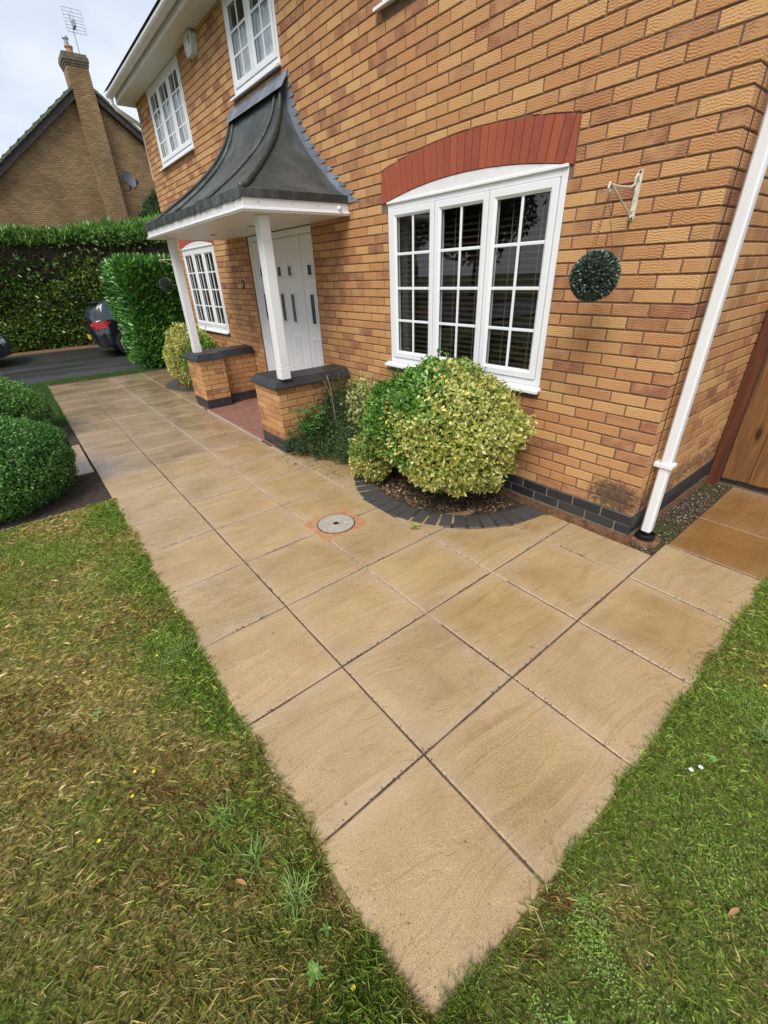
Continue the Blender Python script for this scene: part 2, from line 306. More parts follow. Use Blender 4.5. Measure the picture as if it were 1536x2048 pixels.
def far_brick():
    m, n, l, b = new_mat('brick_far_house')
    g = n.new('ShaderNodeNewGeometry'); s = n.new('ShaderNodeSeparateXYZ'); l.new(g.outputs['Position'], s.inputs[0])
    cmb = n.new('ShaderNodeCombineXYZ'); l.new(math_(n, l, 'ADD', s.outputs[1], s.outputs[0]), cmb.inputs[0]); l.new(s.outputs[2], cmb.inputs[1])
    br = n.new('ShaderNodeTexBrick'); l.new(cmb.outputs[0], br.inputs['Vector'])
    br.inputs['Scale'].default_value = 1; br.inputs['Brick Width'].default_value = .225; br.inputs['Row Height'].default_value = .075; br.inputs['Mortar Size'].default_value = .008
    br.inputs['Mortar Smooth'].default_value = .2; br.inputs['Color1'].default_value = (.38, .245, .12, 1); br.inputs['Color2'].default_value = (.27, .165, .078, 1); br.inputs['Mortar'].default_value = (.13, .085, .055, 1)
    nz = node(n, 'ShaderNodeTexNoise', Scale=1.3, Detail=4.0); l.new(g.outputs['Position'], nz.inputs['Vector'])
    r = ramp(n, [(.35, (.8, .8, .78)), (.65, (1.1, 1.1, 1.1))]); l.new(nz.outputs[0], r.inputs[0])
    l.new(mixc(n, l, br.outputs[0], r.outputs[0], 1.0, 'MULTIPLY'), b.inputs['Base Color']); b.inputs['Roughness'].default_value = .9
    inv = math_(n, l, 'SUBTRACT', 1.0, br.outputs['Fac']); bump(n, l, b, inv, .01); return m
MAT['farbrick'] = far_brick()

# ------------------------------------------------------------------ geometry helpers
def tag(o, label=None, cat=None, group=None, kind=None):
    if label: o['label'] = label
    if cat: o['category'] = cat
    if group: o['group'] = group
    if kind: o['kind'] = kind
    return o
def empty(name, loc=(0, 0, 0), rz=0, parent=None):
    o = bpy.data.objects.new(name, None); o.location = loc; o.rotation_euler = (0, 0, rz); o.empty_display_size = .1
    col.objects.link(o)
    if parent: o.parent = parent
    return o
def link(name, me, parent=None, loc=None, rot=None):
    o = bpy.data.objects.new(name, me); col.objects.link(o)
    if parent: o.parent = parent
    if loc is not None: o.location = loc
    if rot is not None: o.rotation_euler = rot
    return o
def mesh(name, V, F, mat, tone=None, smooth=False):
    me = bpy.data.meshes.new(name); me.from_pydata([tuple(v) for v in V], [], [tuple(f) for f in F]); 
    if isinstance(mat, str): me.materials.append(MAT[mat])
    if tone is not None:
        a = me.color_attributes.new('tone', 'FLOAT_COLOR', 'POINT'); a.data.foreach_set('color', np.asarray(tone, dtype=np.float32).ravel())
    if smooth: me.polygons.foreach_set('use_smooth', [True]*len(me.polygons))
    me.update(); return me
class MB:
    def __init__(s): s.V = []; s.F = []; s.T = []
    def add(s, V, F, t=None):
        k = len(s.V); s.V += [tuple(v) for v in V]; s.F += [tuple(i+k for i in f) for f in F]
        if t is not None: s.T += [t]*len(V)
    def box(s, x0, x1, y0, y1, z0, z1, ch=0, t=None):
        if ch <= 0:
            V = [(x, y, z) for z in (z0, z1) for y in (y0, y1) for x in (x0, x1)]
            F = [(0, 2, 3, 1), (4, 5, 7, 6), (0, 1, 5, 4), (2, 6, 7, 3), (0, 4, 6, 2), (1, 3, 7, 5)]
            s.add(V, F, t)
        else:   # chamfered box: 24 verts
            c = min(ch, (x1-x0)*.45, (y1-y0)*.45, (z1-z0)*.45)
            X = (x0, x1); Y = (y0, y1); Z = (z0, z1); V = []; idx = {}
            for i in (0, 1):
                for j in (0, 1):
                    for k in (0, 1):
                        sx_, sy_, sz_ = (1-2*i)*c, (1-2*j)*c, (1-2*k)*c
                        idx[i, j, k, 'x'] = len(V); V.append((X[i], Y[j]+sy_, Z[k]+sz_))
                        idx[i, j, k, 'y'] = len(V); V.append((X[i]+sx_, Y[j], Z[k]+sz_))
                        idx[i, j, k, 'z'] = len(V); V.append((X[i]+sx_, Y[j]+sy_, Z[k]))
            F = []
            def q(*a): F.append(tuple(idx[b] for b in a))
            for i in (0, 1):
                f = [(i, 0, 0, 'x'), (i, 1, 0, 'x'), (i, 1, 1, 'x'), (i, 0, 1, 'x')]; q(*(f if i else f[::-1]))
                f = [(0, i, 0, 'y'), (1, i, 0, 'y'), (1, i, 1, 'y'), (0, i, 1, 'y')]; q(*(f if not i else f[::-1]))
                f = [(0, 0, i, 'z'), (1, 0, i, 'z'), (1, 1, i, 'z'), (0, 1, i, 'z')]; q(*(f if i else f[::-1]))
            for i in (0, 1):
                for j in (0, 1):
                    q((i, j, 0, 'x'), (i, j, 0, 'y'), (i, j, 1, 'y'), (i, j, 1, 'x'))
                    q((i, 0, j, 'x'), (i, 0, j, 'z'), (i, 1, j, 'z'), (i, 1, j, 'x'))
                    q((0, i, j, 'y'), (0, i, j, 'z'), (1, i, j, 'z'), (1, i, j, 'y'))
            for i in (0, 1):
                for j in (0, 1):
                    for k in (0, 1): q((i, j, k, 'x'), (i, j, k, 'y'), (i, j, k, 'z'))
            s.add(V, F, t)
    def prism(s, poly, axis, a, b, t=None):
        """poly: 2D points in the two other axes (order x,y,z minus axis)"""
        n = len(poly); V = []
        for w in (a, b):
            for p in poly:
                v = list(p); v.insert(axis, w); V.append(tuple(v))
        F = [tuple(range(n)), tuple(range(2*n-1, n-1, -1))] + [(i, i+n, (i+1) % n+n, (i+1) % n) for i in range(n)]
        s.add(V, F, t)
    def tube(s, pts, r, n=8, cap=True, t=None):
        pts = [Vector(p) for p in pts]; V = []; F = []; rr = r if hasattr(r, '__len__') else [r]*len(pts)
        ref = None
        for i, p in enumerate(pts):
            d = (pts[min(i+1, len(pts)-1)]-pts[max(i-1, 0)]).normalized()
            if ref is None: ref = Vector((0, 0, 1)) if abs(d.z) < .9 else Vector((1, 0, 0))
            u = d.cross(ref).normalized(); v = u.cross(d).normalized(); ref = v
            for k in range(n):
                a = 2*math.pi*k/n; V.append(p+u*math.cos(a)*rr[i]+v*math.sin(a)*rr[i])
        for i in range(len(pts)-1):
            for k in range(n):
                F.append((i*n+k, i*n+(k+1) % n, (i+1)*n+(k+1) % n, (i+1)*n+k))
        if cap: F += [tuple(range(n-1, -1, -1)), tuple(range((len(pts)-1)*n, len(pts)*n))]
        s.add(V, F, t)
    def lathe(s, prof, c=(0, 0, 0), n=24, t=None):
        V = []; F = []
        for r, z in prof:
            for k in range(n):
                a = 2*math.pi*k/n; V.append((c[0]+r*math.cos(a), c[1]+r*math.sin(a), c[2]+z))
        for i in range(len(prof)-1):
            for k in range(n): F.append((i*n+k, i*n+(k+1) % n, (i+1)*n+(k+1) % n, (i+1)*n+k))
        F.append(tuple(range(n-1, -1, -1))); F.append(tuple(range((len(prof)-1)*n, len(prof)*n)))
        s.add(V, F, t)
    def me(s, name, mat, smooth=False): return mesh(name, s.V, s.F, mat, np.array([(*t, 1) for t in s.T]) if s.T else None, smooth)
    def obj(s, name, mat, parent=None, smooth=False, loc=None): return link(name, s.me(name, mat, smooth), parent, loc)
def box(name, mat, x0, x1, y0, y1, z0, z1, parent=None, ch=0):
    m = MB(); m.box(x0, x1, y0, y1, z0, z1, ch); return m.obj(name, mat, parent)
def sheet(name, mat, poly, z, parent=None):
    return link(name, mesh(name, [(x, y, z) for x, y in poly], [tuple(range(len(poly)))], mat), parent)
def fast_mesh(name, V, F, mat, tone, smooth=False):
    """numpy arrays: V (n,3), F (m,3)"""
    me = bpy.data.meshes.new(name); me.vertices.add(len(V)); me.vertices.foreach_set('co', V.astype(np.float32).ravel())
    k = F.shape[1]; me.loops.add(F.size); me.loops.foreach_set('vertex_index', F.astype(np.int32).ravel())
    me.polygons.add(len(F)); me.polygons.foreach_set('loop_start', (np.arange(len(F))*k).astype(np.int32)); me.polygons.foreach_set('loop_total', np.full(len(F), k, np.int32))
    me.materials.append(MAT[mat]); me.update(calc_edges=True)
    a = me.color_attributes.new('tone', 'FLOAT_COLOR', 'POINT'); c = np.ones((len(V), 4), np.float32); c[:, :3] = tone; a.data.foreach_set('color', c.ravel())
    if smooth: me.polygons.foreach_set('use_smooth', np.ones(len(F), bool))
    return me
def lump(P, s=1.0, ph=0.0):
    x, y, z = P[..., 0]*s, P[..., 1]*s, P[..., 2]*s
    return (np.sin(3.1*x+1.7*y+ph)+np.sin(2.3*y-2.9*z+1.3*ph+1)+np.sin(3.7*z+1.9*x+2.1*ph)+.6*np.sin(6.3*x-5.1*z+ph)+.6*np.sin(7.1*y+4.7*x+ph*2)+.4*np.sin(11*x+9*y+7*z))/4.2
def norm(a): return a/np.maximum(np.linalg.norm(a, axis=-1, keepdims=True), 1e-9)
def leaves(P, D, Nn, ln, wd, cm, ce=None, fold=.25, droop=.0, simple=False):
    """leaf geometry: P base, D tip direction, Nn approximate face normal"""
    n = len(P); D = norm(D); S = norm(np.cross(D, Nn)); U = np.cross(S, D)
    ln = np.broadcast_to(np.asarray(ln, float), (n,))[:, None]; wd = np.broadcast_to(np.asarray(wd, float), (n,))[:, None]
    if ce is None: ce = cm
    tip = P+D*ln-U*ln*droop
    if simple:
        mid = P+D*ln*.5
        V = np.stack([P, mid-S*wd*.5+U*wd*fold, tip, mid+S*wd*.5+U*wd*fold], 1); T = np.stack([cm, ce, ce, ce], 1)
        base = (np.arange(n)*4)[:, None]; F = np.concatenate([base+np.array([[0, 2, 1]]), base+np.array([[0, 3, 2]])], 0)
        return V.reshape(-1, 3), F, T.reshape(-1, 3)
    mid = P+D*ln*.52+U*ln*.03
    l1 = P+D*ln*.45-S*wd*.5+U*wd*fold; r1 = P+D*ln*.45+S*wd*.5+U*wd*fold
    l2 = P+D*ln*.78-S*wd*.38+U*wd*fold*.6; r2 = P+D*ln*.78+S*wd*.38+U*wd*fold*.6
    V = np.stack([P, l1, r1, l2, r2, tip, mid], 1); T = np.stack([cm, ce, ce, ce, ce, ce, cm], 1)
    base = (np.arange(n)*7)[:, None]
    F = np.concatenate([base+np.array([f]) for f in ((0, 6, 1), (0, 2, 6), (1, 6, 3), (6, 2, 4), (3, 6, 5), (6, 4, 5))], 0)
    return V.reshape(-1, 3), F, T.reshape(-1, 3)
def sph(n): 
    v = rng.normal(size=(n, 3)); return norm(v)
def foliage_obj(name, parts, mat, parent=None):
    V = []; F = []; T = []; k = 0
    for v, f, t in parts: V.append(v); F.append(f+k); T.append(t); k += len(v)
    return link(name, fast_mesh(name, np.concatenate(V), np.concatenate(F), mat, np.concatenate(T)), parent)
def core_mesh(name, c, r, mat, parent, n=20, lumps=.08, flat=None, ph=0):
    V = []; F = []
    for i in range(n//2+1):
        th = math.pi*i/(n//2)
        for k in range(n):
            a = 2*math.pi*k/n; d = np.array([math.sin(th)*math.cos(a), math.sin(th)*math.sin(a), math.cos(th)])
            d = d*(1+lumps*float(lump(d[None]*1.5, 1, ph)[0])); p = np.array(c)+d*np.array(r)
            if flat is not None: p[2] = max(p[2], flat)
            V.append(p)
    for i in range(n//2):
        for k in range(n): F.append((i*n+k, (i+1)*n+k, (i+1)*n+(k+1) % n, i*n+(k+1) % n))
    return link(name, mesh(name, V, F, mat, smooth=True), parent)

# ================================================================== SETTING
ground = link('ground', mesh('ground', [(-150, -150, -.33), (150, -150, -.33), (150, 150, -.33), (-150, 150, -.33)], [(0, 1, 2, 3)], 'turf')); tag(ground, kind='structure')
rd = MB(); rd.add([(-16.4, -40, -.225), (-10.95, -40, -.225), (-10.95, -3.4, -.225), (-10.70, -2.7, -.225), (-10.80, -1.0, -.225), (-10.95, 1.5, -.225), (-11.5, 40, -.225), (-16.4, 40, -.225)], [tuple(range(8))])
road_o = rd.obj('road', 'road'); tag(road_o, kind='structure')
tag(sheet('leaf_litter_strip', 'litter', [(-17.9, -40), (-16.35, -40), (-16.35, 40), (-17.9, 40)], -.218), kind='structure')
tag(sheet('verge_ground', 'turf', [(-17.9, -40), (-40, -40), (-40, 40), (-17.9, 40)], -.23), kind='structure')

# lawns (base sheets carrying the blades)
lawn_l = sheet('lawn', 'thatch', [(-3.52, -2.70), (.45, -2.69), (.66, -2.64), (.72, -2.58), (.755, .33), (2.6, .33), (2.6, -6), (-3.55, -6)], -.2285); tag(lawn_l, kind='structure')
lawn_f = sheet('lawn', 'turf', [(-10.75, -2.68), (-6.78, -2.80), (-6.78, -6), (-10.95, -6)], -.228); tag(lawn_f, kind='structure')
verge = sheet('lawn', 'turf', [(-10.42, -2.68), (-10.75, -2.68), (-10.80, -1.0), (-10.95, 1.5), (-10.42, 1.5)], -.222); tag(verge, kind='structure')
bed = MB()
def soil_sheet(name, poly, z=-.236, res=.06, amp=.014):
    xs = [p[0] for p in poly]; ys = [p[1] for p in poly]
    nx = max(2, int((max(xs)-min(xs))/res)); ny = max(2, int((max(ys)-min(ys))/res)); V = []; F = []
    X = np.linspace(min(xs), max(xs), nx); Y = np.linspace(min(ys), max(ys), ny)
    for y in Y:
        for x in X: V.append((x, y, z+amp*float(lump(np.array([[x*6, y*6, 0]]))[0])+rnd.uniform(-.3, .3)*amp))
    for j in range(ny-1):
        for i in range(nx-1): F.append((j*nx+i, j*nx+i+1, (j+1)*nx+i+1, (j+1)*nx+i))
    return link(name, mesh(name, V, F, 'soil', smooth=True))
tag(soil_sheet('soil_bed', [(-4.45, -2.738), (-3.50, -4.6)], amp=.01), kind='structure')
tag(soil_sheet('soil_bed', [(-6.8, -2.738), (-5.62, -4.6)], amp=.01), kind='structure')

# ---- path of slabs
path = empty('path', (0, 0, 0)); tag(path, kind='structure')
sheet('bedding', 'bedding', [(-10.42, -2.735), (.775, -2.725), (.775, .2), (.2, .2), (.2, 0), (-10.42, 0)], -.229, path)
sheet('bedding', 'bedding', [(.2, .21), (1.45, .21), (1.45, 3.2), (0, 3.2), (0, 1.60), (.2, 1.60)], -.229, path)
XL = [.78, .19, -.425, -1.04, -1.66]
while XL[-1] > -10.2: XL.append(XL[-1]-.612)
YL = [-2.735, -2.20, -1.592, -.983, -.368, 0.0]
RING1 = (-1.656, .03, 1.03); RING2 = (-8.12, .05, 1.03)
def slab_obj(x0, x1, y0, y1, mat, zt=None, t=.045, poly=None, parent=path):
    cx, cy = (x0+x1)/2, (y0+y1)/2; g = .0042
    w, h = (x1-x0)/2-g, (y1-y0)/2-g; c = .005; z = 0
    P = [(-w, -h), (w, -h), (w, h), (-w, h)] if poly is None else [(px-cx, py-cy) for px, py in poly]
    # wavy pressed edges: subdivide the outline
    out = []
    for i in range(len(P)):
        a, b_ = P[i], P[(i+1) % len(P)]
        for k in range(5):
            f = k/5; jit = 0 if k == 0 else rnd.uniform(-.0018, .0012)
            q = (a[0]+(b_[0]-a[0])*f, a[1]+(b_[1]-a[1])*f); ln = math.hypot(*q) or 1
            out.append((q[0]*(1+jit/ln), q[1]*(1+jit/ln)))
    m = len(out); cxm = sum(p[0] for p in out)/m; cym = sum(p[1] for p in out)/m
    V = [(x, y, -t) for x, y in out]+[(x, y, -c) for x, y in out]
    for x, y in out:
        dx, dy = x-cxm, y-cym; ln = math.hypot(dx, dy) or 1; V.append((x-dx/ln*c*1.3, y-dy/ln*c*1.3, rnd.uniform(-.0006, .0004)))
    F = [(i, (i+1) % m, m+(i+1) % m, m+i) for i in range(m)]+[(m+i, m+(i+1) % m, 2*m+(i+1) % m, 2*m+i) for i in range(m)]+[tuple(range(2*m, 3*m))]
    o = link('paving_slab', mesh('paving_slab', V, F, mat), parent, (cx, cy, (GZ if zt is None else zt)+rnd.uniform(-.0015, .0015)))
    o.rotation_euler = (R(rnd.uniform(-.12, .12)), R(rnd.uniform(-.12, .12)), 0)
    return o
def in_ring(x, y, c): return math.hypot(x-c[0], y-c[1]) < c[2]-.01
MH = (-1.667, -1.413)
for i in range(len(XL)-1):
    x1, x0 = XL[i], XL[i+1]
    for j in range(5):
        y0, y1 = YL[j], YL[j+1]
        if i == 0 and j == 4: y1 = .205
        if i > 0 and j == 4: y1 = -.012
        cx, cy = (x0+x1)/2, (y0+y1)/2
        if j == 4 and -6.55 < cx < -2.3: continue
        if all(in_ring(a, b_, RING1) or in_ring(a, b_, RING2) for a in (x0, x1) for b_ in (y0, y1)): continue
        if -5.93 < cx < -3.99 and j == 4: continue
        mat = 'slab' if x0 > -4.2 else 'slab_far'
        poly = None
        xa, xb = x0, x1
        if j == 3 or j == 4:
            for rc in (RING1, RING2):
                cs = [(x0, y0), (x1, y0), (x1, y1), (x0, y1)]
                ins = [in_ring(a, b_, rc) for a, b_ in cs]
                if any(ins):     # cut the slab along the ring
                    g = .0042; rx0, rx1, ry0, ry1 = x0+g, x1-g, y0+g, y1-g; rr = rc[2]+.003; pts = []
                    steps = 14
                    edge = [(rx0+(rx1-rx0)*k/steps, ry0) for k in range(steps)]+[(rx1, ry0+(ry1-ry0)*k/steps) for k in range(steps)]+[(rx1-(rx1-rx0)*k/steps, ry1) for k in range(steps)]+[(rx0, ry1-(ry1-ry0)*k/steps) for k in range(steps)]
                    for ex, ey in edge:
                        d = math.hypot(ex-rc[0], ey-rc[1])
                        if d >= rr: pts.append((ex, ey))
                        else:
                            # push along y down onto the ring when possible
                            s2 = rr*rr-(ex-rc[0])**2
                            ny_ = rc[1]-math.sqrt(max(s2, 0))
                            if ny_ >= ry0: pts.append((ex, ny_))
                            else:
                                s3 = rr*rr-(ey-rc[1])**2; sgn = 1 if cx > rc[0] else -1
                                nx_ = rc[0]+sgn*math.sqrt(max(s3, 0)); pts.append((min(max(nx_, rx0), rx1), ey))
                    q = [pts[0]]
                    for p in pts[1:]:
                        if math.hypot(p[0]-q[-1][0], p[1]-q[-1][1]) > .004: q.append(p)
                    poly = q if len(q) > 3 else 'skip'
        if poly == 'skip': continue
        if i == 0 and j == 0: poly = [(x0+.004, y0+.010), (x1-.13, y0+.016), (x1-.045, y0+.026), (x1-.018, y0+.055), (x1-.010, y1-.004), (x0+.004, y1-.004)]
        slab_obj(x0, x1, y0, y1, mat, poly=poly)
# sand filled joint strips (pale longitudinal joints)
js = MB()
for y in (-1.592, -.983, -.368):
    xs_ = np.arange(-10.3, -.3, .1)
    for xq in xs_:
        if all(math.hypot(q-rc[0], y-rc[1]) > rc[2]+.01 for rc in (RING1, RING2) for q in (xq, xq+.1)) and not (y > -.5 and -6.6 < xq < -2.2): js.box(xq, xq+.1, y-.0035, y+.0035, GZ-.02, GZ-.0035-.002*rnd.random())
js.obj('sand_joint', 'sandjoint', path)
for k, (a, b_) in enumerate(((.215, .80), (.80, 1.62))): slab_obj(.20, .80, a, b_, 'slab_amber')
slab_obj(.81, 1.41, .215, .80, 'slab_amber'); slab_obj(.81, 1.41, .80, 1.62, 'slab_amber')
# stepping slabs off the path
step = empty('stepping_path', (0, 0, 0)); tag(step, kind='structure')
slab_obj(-5.00, -4.42, -3.33, -2.745, 'slab_far', parent=step); slab_obj(-5.60, -5.01, -3.33, -2.745, 'slab_far', parent=step)
slab_obj(-9.5, -8.9, -3.9, -3.42, 'slab_far', zt=-.218, parent=step)
# gravel strip by the side wall
tag(soil_sheet('gravel_bed', [(0.0, .0), (.2, 1.62)], z=-.236, res=.03, amp=.006), kind='structure')
n = 2600; P = np.c_[rng.uniform(.005, .195, n), rng.uniform(.005, 1.6, n), np.full(n, -.232)+rng.uniform(0, .012, n)]
D = sph(n); D[:, 2] *= .3; colr = np.array([.20, .14, .09])*(rng.uniform(.3, 1.6, n)[:, None]); colr[rng.random(n) < .13] = (.6, .55, .5); colr[rng.random(n) < .35*(1+np.sin(P[:, 1]*5))] = (.13, .16, .04)
v, f, t = leaves(P, D, np.tile([0, 0, 1.0], (n, 1))+sph(n)*.4, rng.uniform(.006, .02, n), rng.uniform(.005, .014, n), colr, simple=True)
gv = foliage_obj('gravel', [(v, f, t)], 'blade'); tag(gv, kind='stuff')
# mortar haunch along the plinth
hm = MB(); hm.box(-3.35, .0, -.013, .01, -.225, -.165); hm.box(0, .008, .01, 1.6, -.24, -.16)
MAT['haunch'] = plain('haunch_mortar', (.17, .085, .04), .9, .5, 30, bmp=.004)
tag(hm.obj('mortar_kerb', 'haunch'), kind='structure')

# porch floor
pf = empty('porch_floor', (0, 0, 0)); tag(pf, kind='structure')
sheet('bedding', 'bedding', [(-6.1, -.985), (-3.75, -.985), (-3.75, 0), (-6.1, 0)], -.214, pf)
pm_v = {}
def paver(x, y, rot):
    key = rot
    if key not in pm_v:
        m = MB(); w, h = (.0955, .0455) if not rot else (.0455, .0955); m.box(-w, w, -h, h, -.02, 0, .004); pm_v[key] = m.me('paver', 'paver')
    link('paver', pm_v[key], pf, (x, y, -.200+rnd.uniform(-.002, .002)))
nx = int((6.08-3.77)/.2)
for a in range(nx+1):
    for b_ in range(5):
        x, y = -6.08+.1+a*.2, -.96+.1+b_*.2
        if x > -3.77: continue
        if (a+b_) % 2: paver(x, y-.05, 0); paver(x, y+.05, 0)
        else: paver(x-.05, y, 1); paver(x+.05, y, 1)
pe = MB(); pe.box(-5.93, -3.99, -.985, -.962, -.225, -.203, .004); pe.obj('porch_edging', 'sandjoint', pf)

# ================================================================== BRICKWORK
def tone_rand():
    r = rnd.random(); g = 0 if rnd.random() < .70 else rnd.uniform(.35, 1)
    return (r, g, rnd.random())
def brick_geo(poly, proud=.0, depth=.022, ch=.0035):
    n = len(poly); cx = sum(p[0] for p in poly)/n; cz = sum(p[1] for p in poly)/n
    V = [(x, depth, z) for x, z in poly]+[(x, ch*.8+proud, z) for x, z in poly]
    for x, z in poly:
        dx, dz = cx-x, cz-z; sx_ = math.copysign(min(abs(dx)*.5, ch), dx); sz_ = math.copysign(min(abs(dz)*.5, ch), dz)
        V.append((x+sx_+rnd.uniform(-.0006, .0006), proud+rnd.uniform(-.0006, .0006), z+sz_+rnd.uniform(-.0006, .0006)))
    F = [(i, (i+1) % n, n+(i+1) % n, n+i) for i in range(n)]+[(n+i, n+(i+1) % n, 2*n+(i+1) % n, 2*n+i) for i in range(n)]+[tuple(range(2*n, 3*n))]
    return V, F
variants = {}
def brick_mesh(w, h, mat, kind='brick', k=None):
    k = rnd.randrange(36) if k is None else k
    key = (round(w, 3), round(h, 3), mat, k)
    if key not in variants:
        V, F = brick_geo([(-w/2, -h/2), (w/2, -h/2), (w/2, h/2), (-w/2, h/2)])
        variants[key] = mesh(kind, V, F, mat, np.tile((*tone_rand(), 1), (len(V), 1)))
    return variants[key]
def px_area(p, nrm, w, h):
    d = np.array(p)-CAM; z = d@fw
    if z < .2: return 0
    u = 768+FPX*(d@rt2)/z; v = 1024-FPX*(d@up2)/z
    if not (-20 < u < 1556 and -20 < v < 2068): return 0
    return w*h*abs(np.dot(d/np.linalg.norm(d), nrm))/np.dot(d, d)
class Wall:
    """collect bricks lying on a vertical face; frame: origin o, along direction ux (2D), outward normal n"""
    def __init__(s, parent, name, mat): s.parent = parent; s.name = name; s.mat = mat; s.items = []
    def rect(s, o, ang, xa, xb, z0, z1, poly=None):
        s.items.append((o, ang, xa, xb, z0, z1, poly))
    def emit(s, limit=300):
        sc_ = []
        for it in s.items:
            o, ang, xa, xb, z0, z1, poly = it; c, sn = math.cos(ang), math.sin(ang); xm = (xa+xb)/2
            p = (o[0]+c*xm, o[1]+sn*xm, (z0+z1)/2); nr = np.array([sn, -c, 0])
            a = px_area(p, nr, xb-xa, z1-z0)
            if np.dot(np.array(p)-CAM, nr) > 0: a = 0
            sc_.append(a)
        order = sorted(range(len(s.items)), key=lambda i: -sc_[i]); rest = MB()
        for rank, i in enumerate(order):
            o, ang, xa, xb, z0, z1, poly = s.items[i]; c, sn = math.cos(ang), math.sin(ang); xm, zm = (xa+xb)/2, (z0+z1)/2
            if rank < limit and sc_[i] > 0:
                if poly is None: me_ = brick_mesh(xb-xa, z1-z0, s.mat, s.name)
                else:
                    V, F = brick_geo([(x-xm, z-zm) for x, z in poly]); me_ = mesh(s.name, V, F, s.mat, np.tile((*tone_rand(), 1), (len(V), 1)))
                pr = rnd.uniform(-.0012, .0012)
                link(s.name, me_, s.parent, (o[0]+c*xm-sn*pr, o[1]+sn*xm+c*pr, zm+rnd.uniform(-.0008, .0008)), (0, R(rnd.uniform(-.25, .25)), ang))
            else:
                V, F = brick_geo([(x, z) for x, z in (poly or [(xa, z0), (xb, z0), (xb, z1), (xa, z1)])], rnd.uniform(-.0012, .0012))
                rest.add([(o[0]+c*x-sn*y, o[1]+sn*x+c*y, z) for x, y, z in V], F, tone_rand())
        if rest.V:
            o_ = rest.obj(s.name+'work' if s.name == 'brick' else s.name+'s', s.mat, s.parent); o_['kind'] = 'stuff'

house = empty('house', (-4.65, 0, -.22)); tag(house, 'buff brick house with white windows, dark brick plinth and lead roofed porch', 'house')
house_off = Vector((4.65, 0, .22))
class HP:  # children of the house use world coordinates
    pass
hroot = house
house.location = (0, 0, 0)
J = .010
OPEN = [(-2.612, -.874, .735, 2.10), (-8.605, -6.99, .735, 2.06), (-8.605, -6.99, 3.225, 4.30), (-5.36, -4.225, 3.40, 4.30), (-2.62, -.86, 3.29, 4.50), (-5.70, -3.965, -.30, 2.09)]
ARCH = [(-2.68, -.845, 2.096, .093, .228), (-8.67, -6.93, 2.055, .090, .22)]   # x0,x1,z springing, rise, depth
def arch_z(a, x, off=0):
    x0, x1, zs, rise, dep = a; xm = (x0+x1)/2; hw = (x1-x0)/2; rr = (hw*hw+rise*rise)/(2*rise); zc = zs+rise-rr
    d = abs(x-xm); r2 = rr+off
    return zc+math.sqrt(max(r2*r2-min(d, hw+off*.15)**2, 0))
W = Wall(house, 'brick', 'brick'); PL = Wall(house, 'plinth_brick', 'plinth')
NC = 60
for k in range(-2, NC):
    z0 = .075*k+J*.5; z1 = .075*(k+1)-J*.5
    if k < 0: z0, z1 = .075*k+.0035, .075*(k+1)-.0035
    x = 0.0; first = True
    while x > -9.3+.02:
        w = (.1025 if k % 2 == 0 else .215) if first else .215
        xa = max(x-w, -9.3); xb = x; first = False; x = x-w-J
        segs = [(xa, xb)]
        for ox0, ox1, oz0, oz1 in OPEN:
            if z1 > oz0+.002 and z0 < oz1-.002:
                ns = []
                for a, b_ in segs:
                    if b_ <= ox0 or a >= ox1: ns.append((a, b_)); continue
                    if a < ox0-.012: ns.append((a, ox0-.004))
                    if b_ > ox1+.012: ns.append((ox1+.004, b_))
                segs = ns
        for a, b_ in segs:
            if b_-a < .012: continue
            poly = None; skip = False
            for A in ARCH:
                if a < A[1]+.01 and b_ > A[0]-.01 and z1 > A[2]-.002 and z0 < A[2]+.5:
                    a2, b2_ = a, b_
                    et = lambda xx: arch_z(A, min(max(xx, A[0]), A[1]), A[4])+.008
                    lowf = lambda xx: z0 if (xx > A[1]+.006 or xx < A[0]-.006) else max(z0, et(xx))
                    xs = sorted([a+(b_-a)*q/4 for q in range(5)]+[v for v in (A[1]+.0065, A[1]+.004, A[0]-.0065, A[0]-.004) if a+.004 < v < b_-.004]); lo = [(xx, lowf(xx)) for xx in xs]
                    lo = [p for p in lo if p[1] < z1-.004]
                    if len(lo) < 2: skip = True; break
                    if any(p[1] > z0+.001 for p in lo) or len(lo) < len(xs):
                        xl, xr = lo[0][0], lo[-1][0]; poly = lo+[(xr, z1), (xl, z1)]
            if skip: continue
            (PL if k < 0 else W).rect((0, (-.004 if k < 0 else 0)), 0, a, b_, z0, z1, poly)
    # side wall return (x=0, running +y)
    y = 0.0; first = True
    while y < 3.0:
        w = (.215 if k % 2 == 0 else .1025) if first else .215
        ya = y if not first else .0045
        (PL if k < 0 else W).rect(((.004 if k < 0 else 0), 0), math.pi/2, ya+(.0 if not first else .0), y+w, z0, z1)
        y += w+J; first = False
W.emit(300); PL.emit(120)
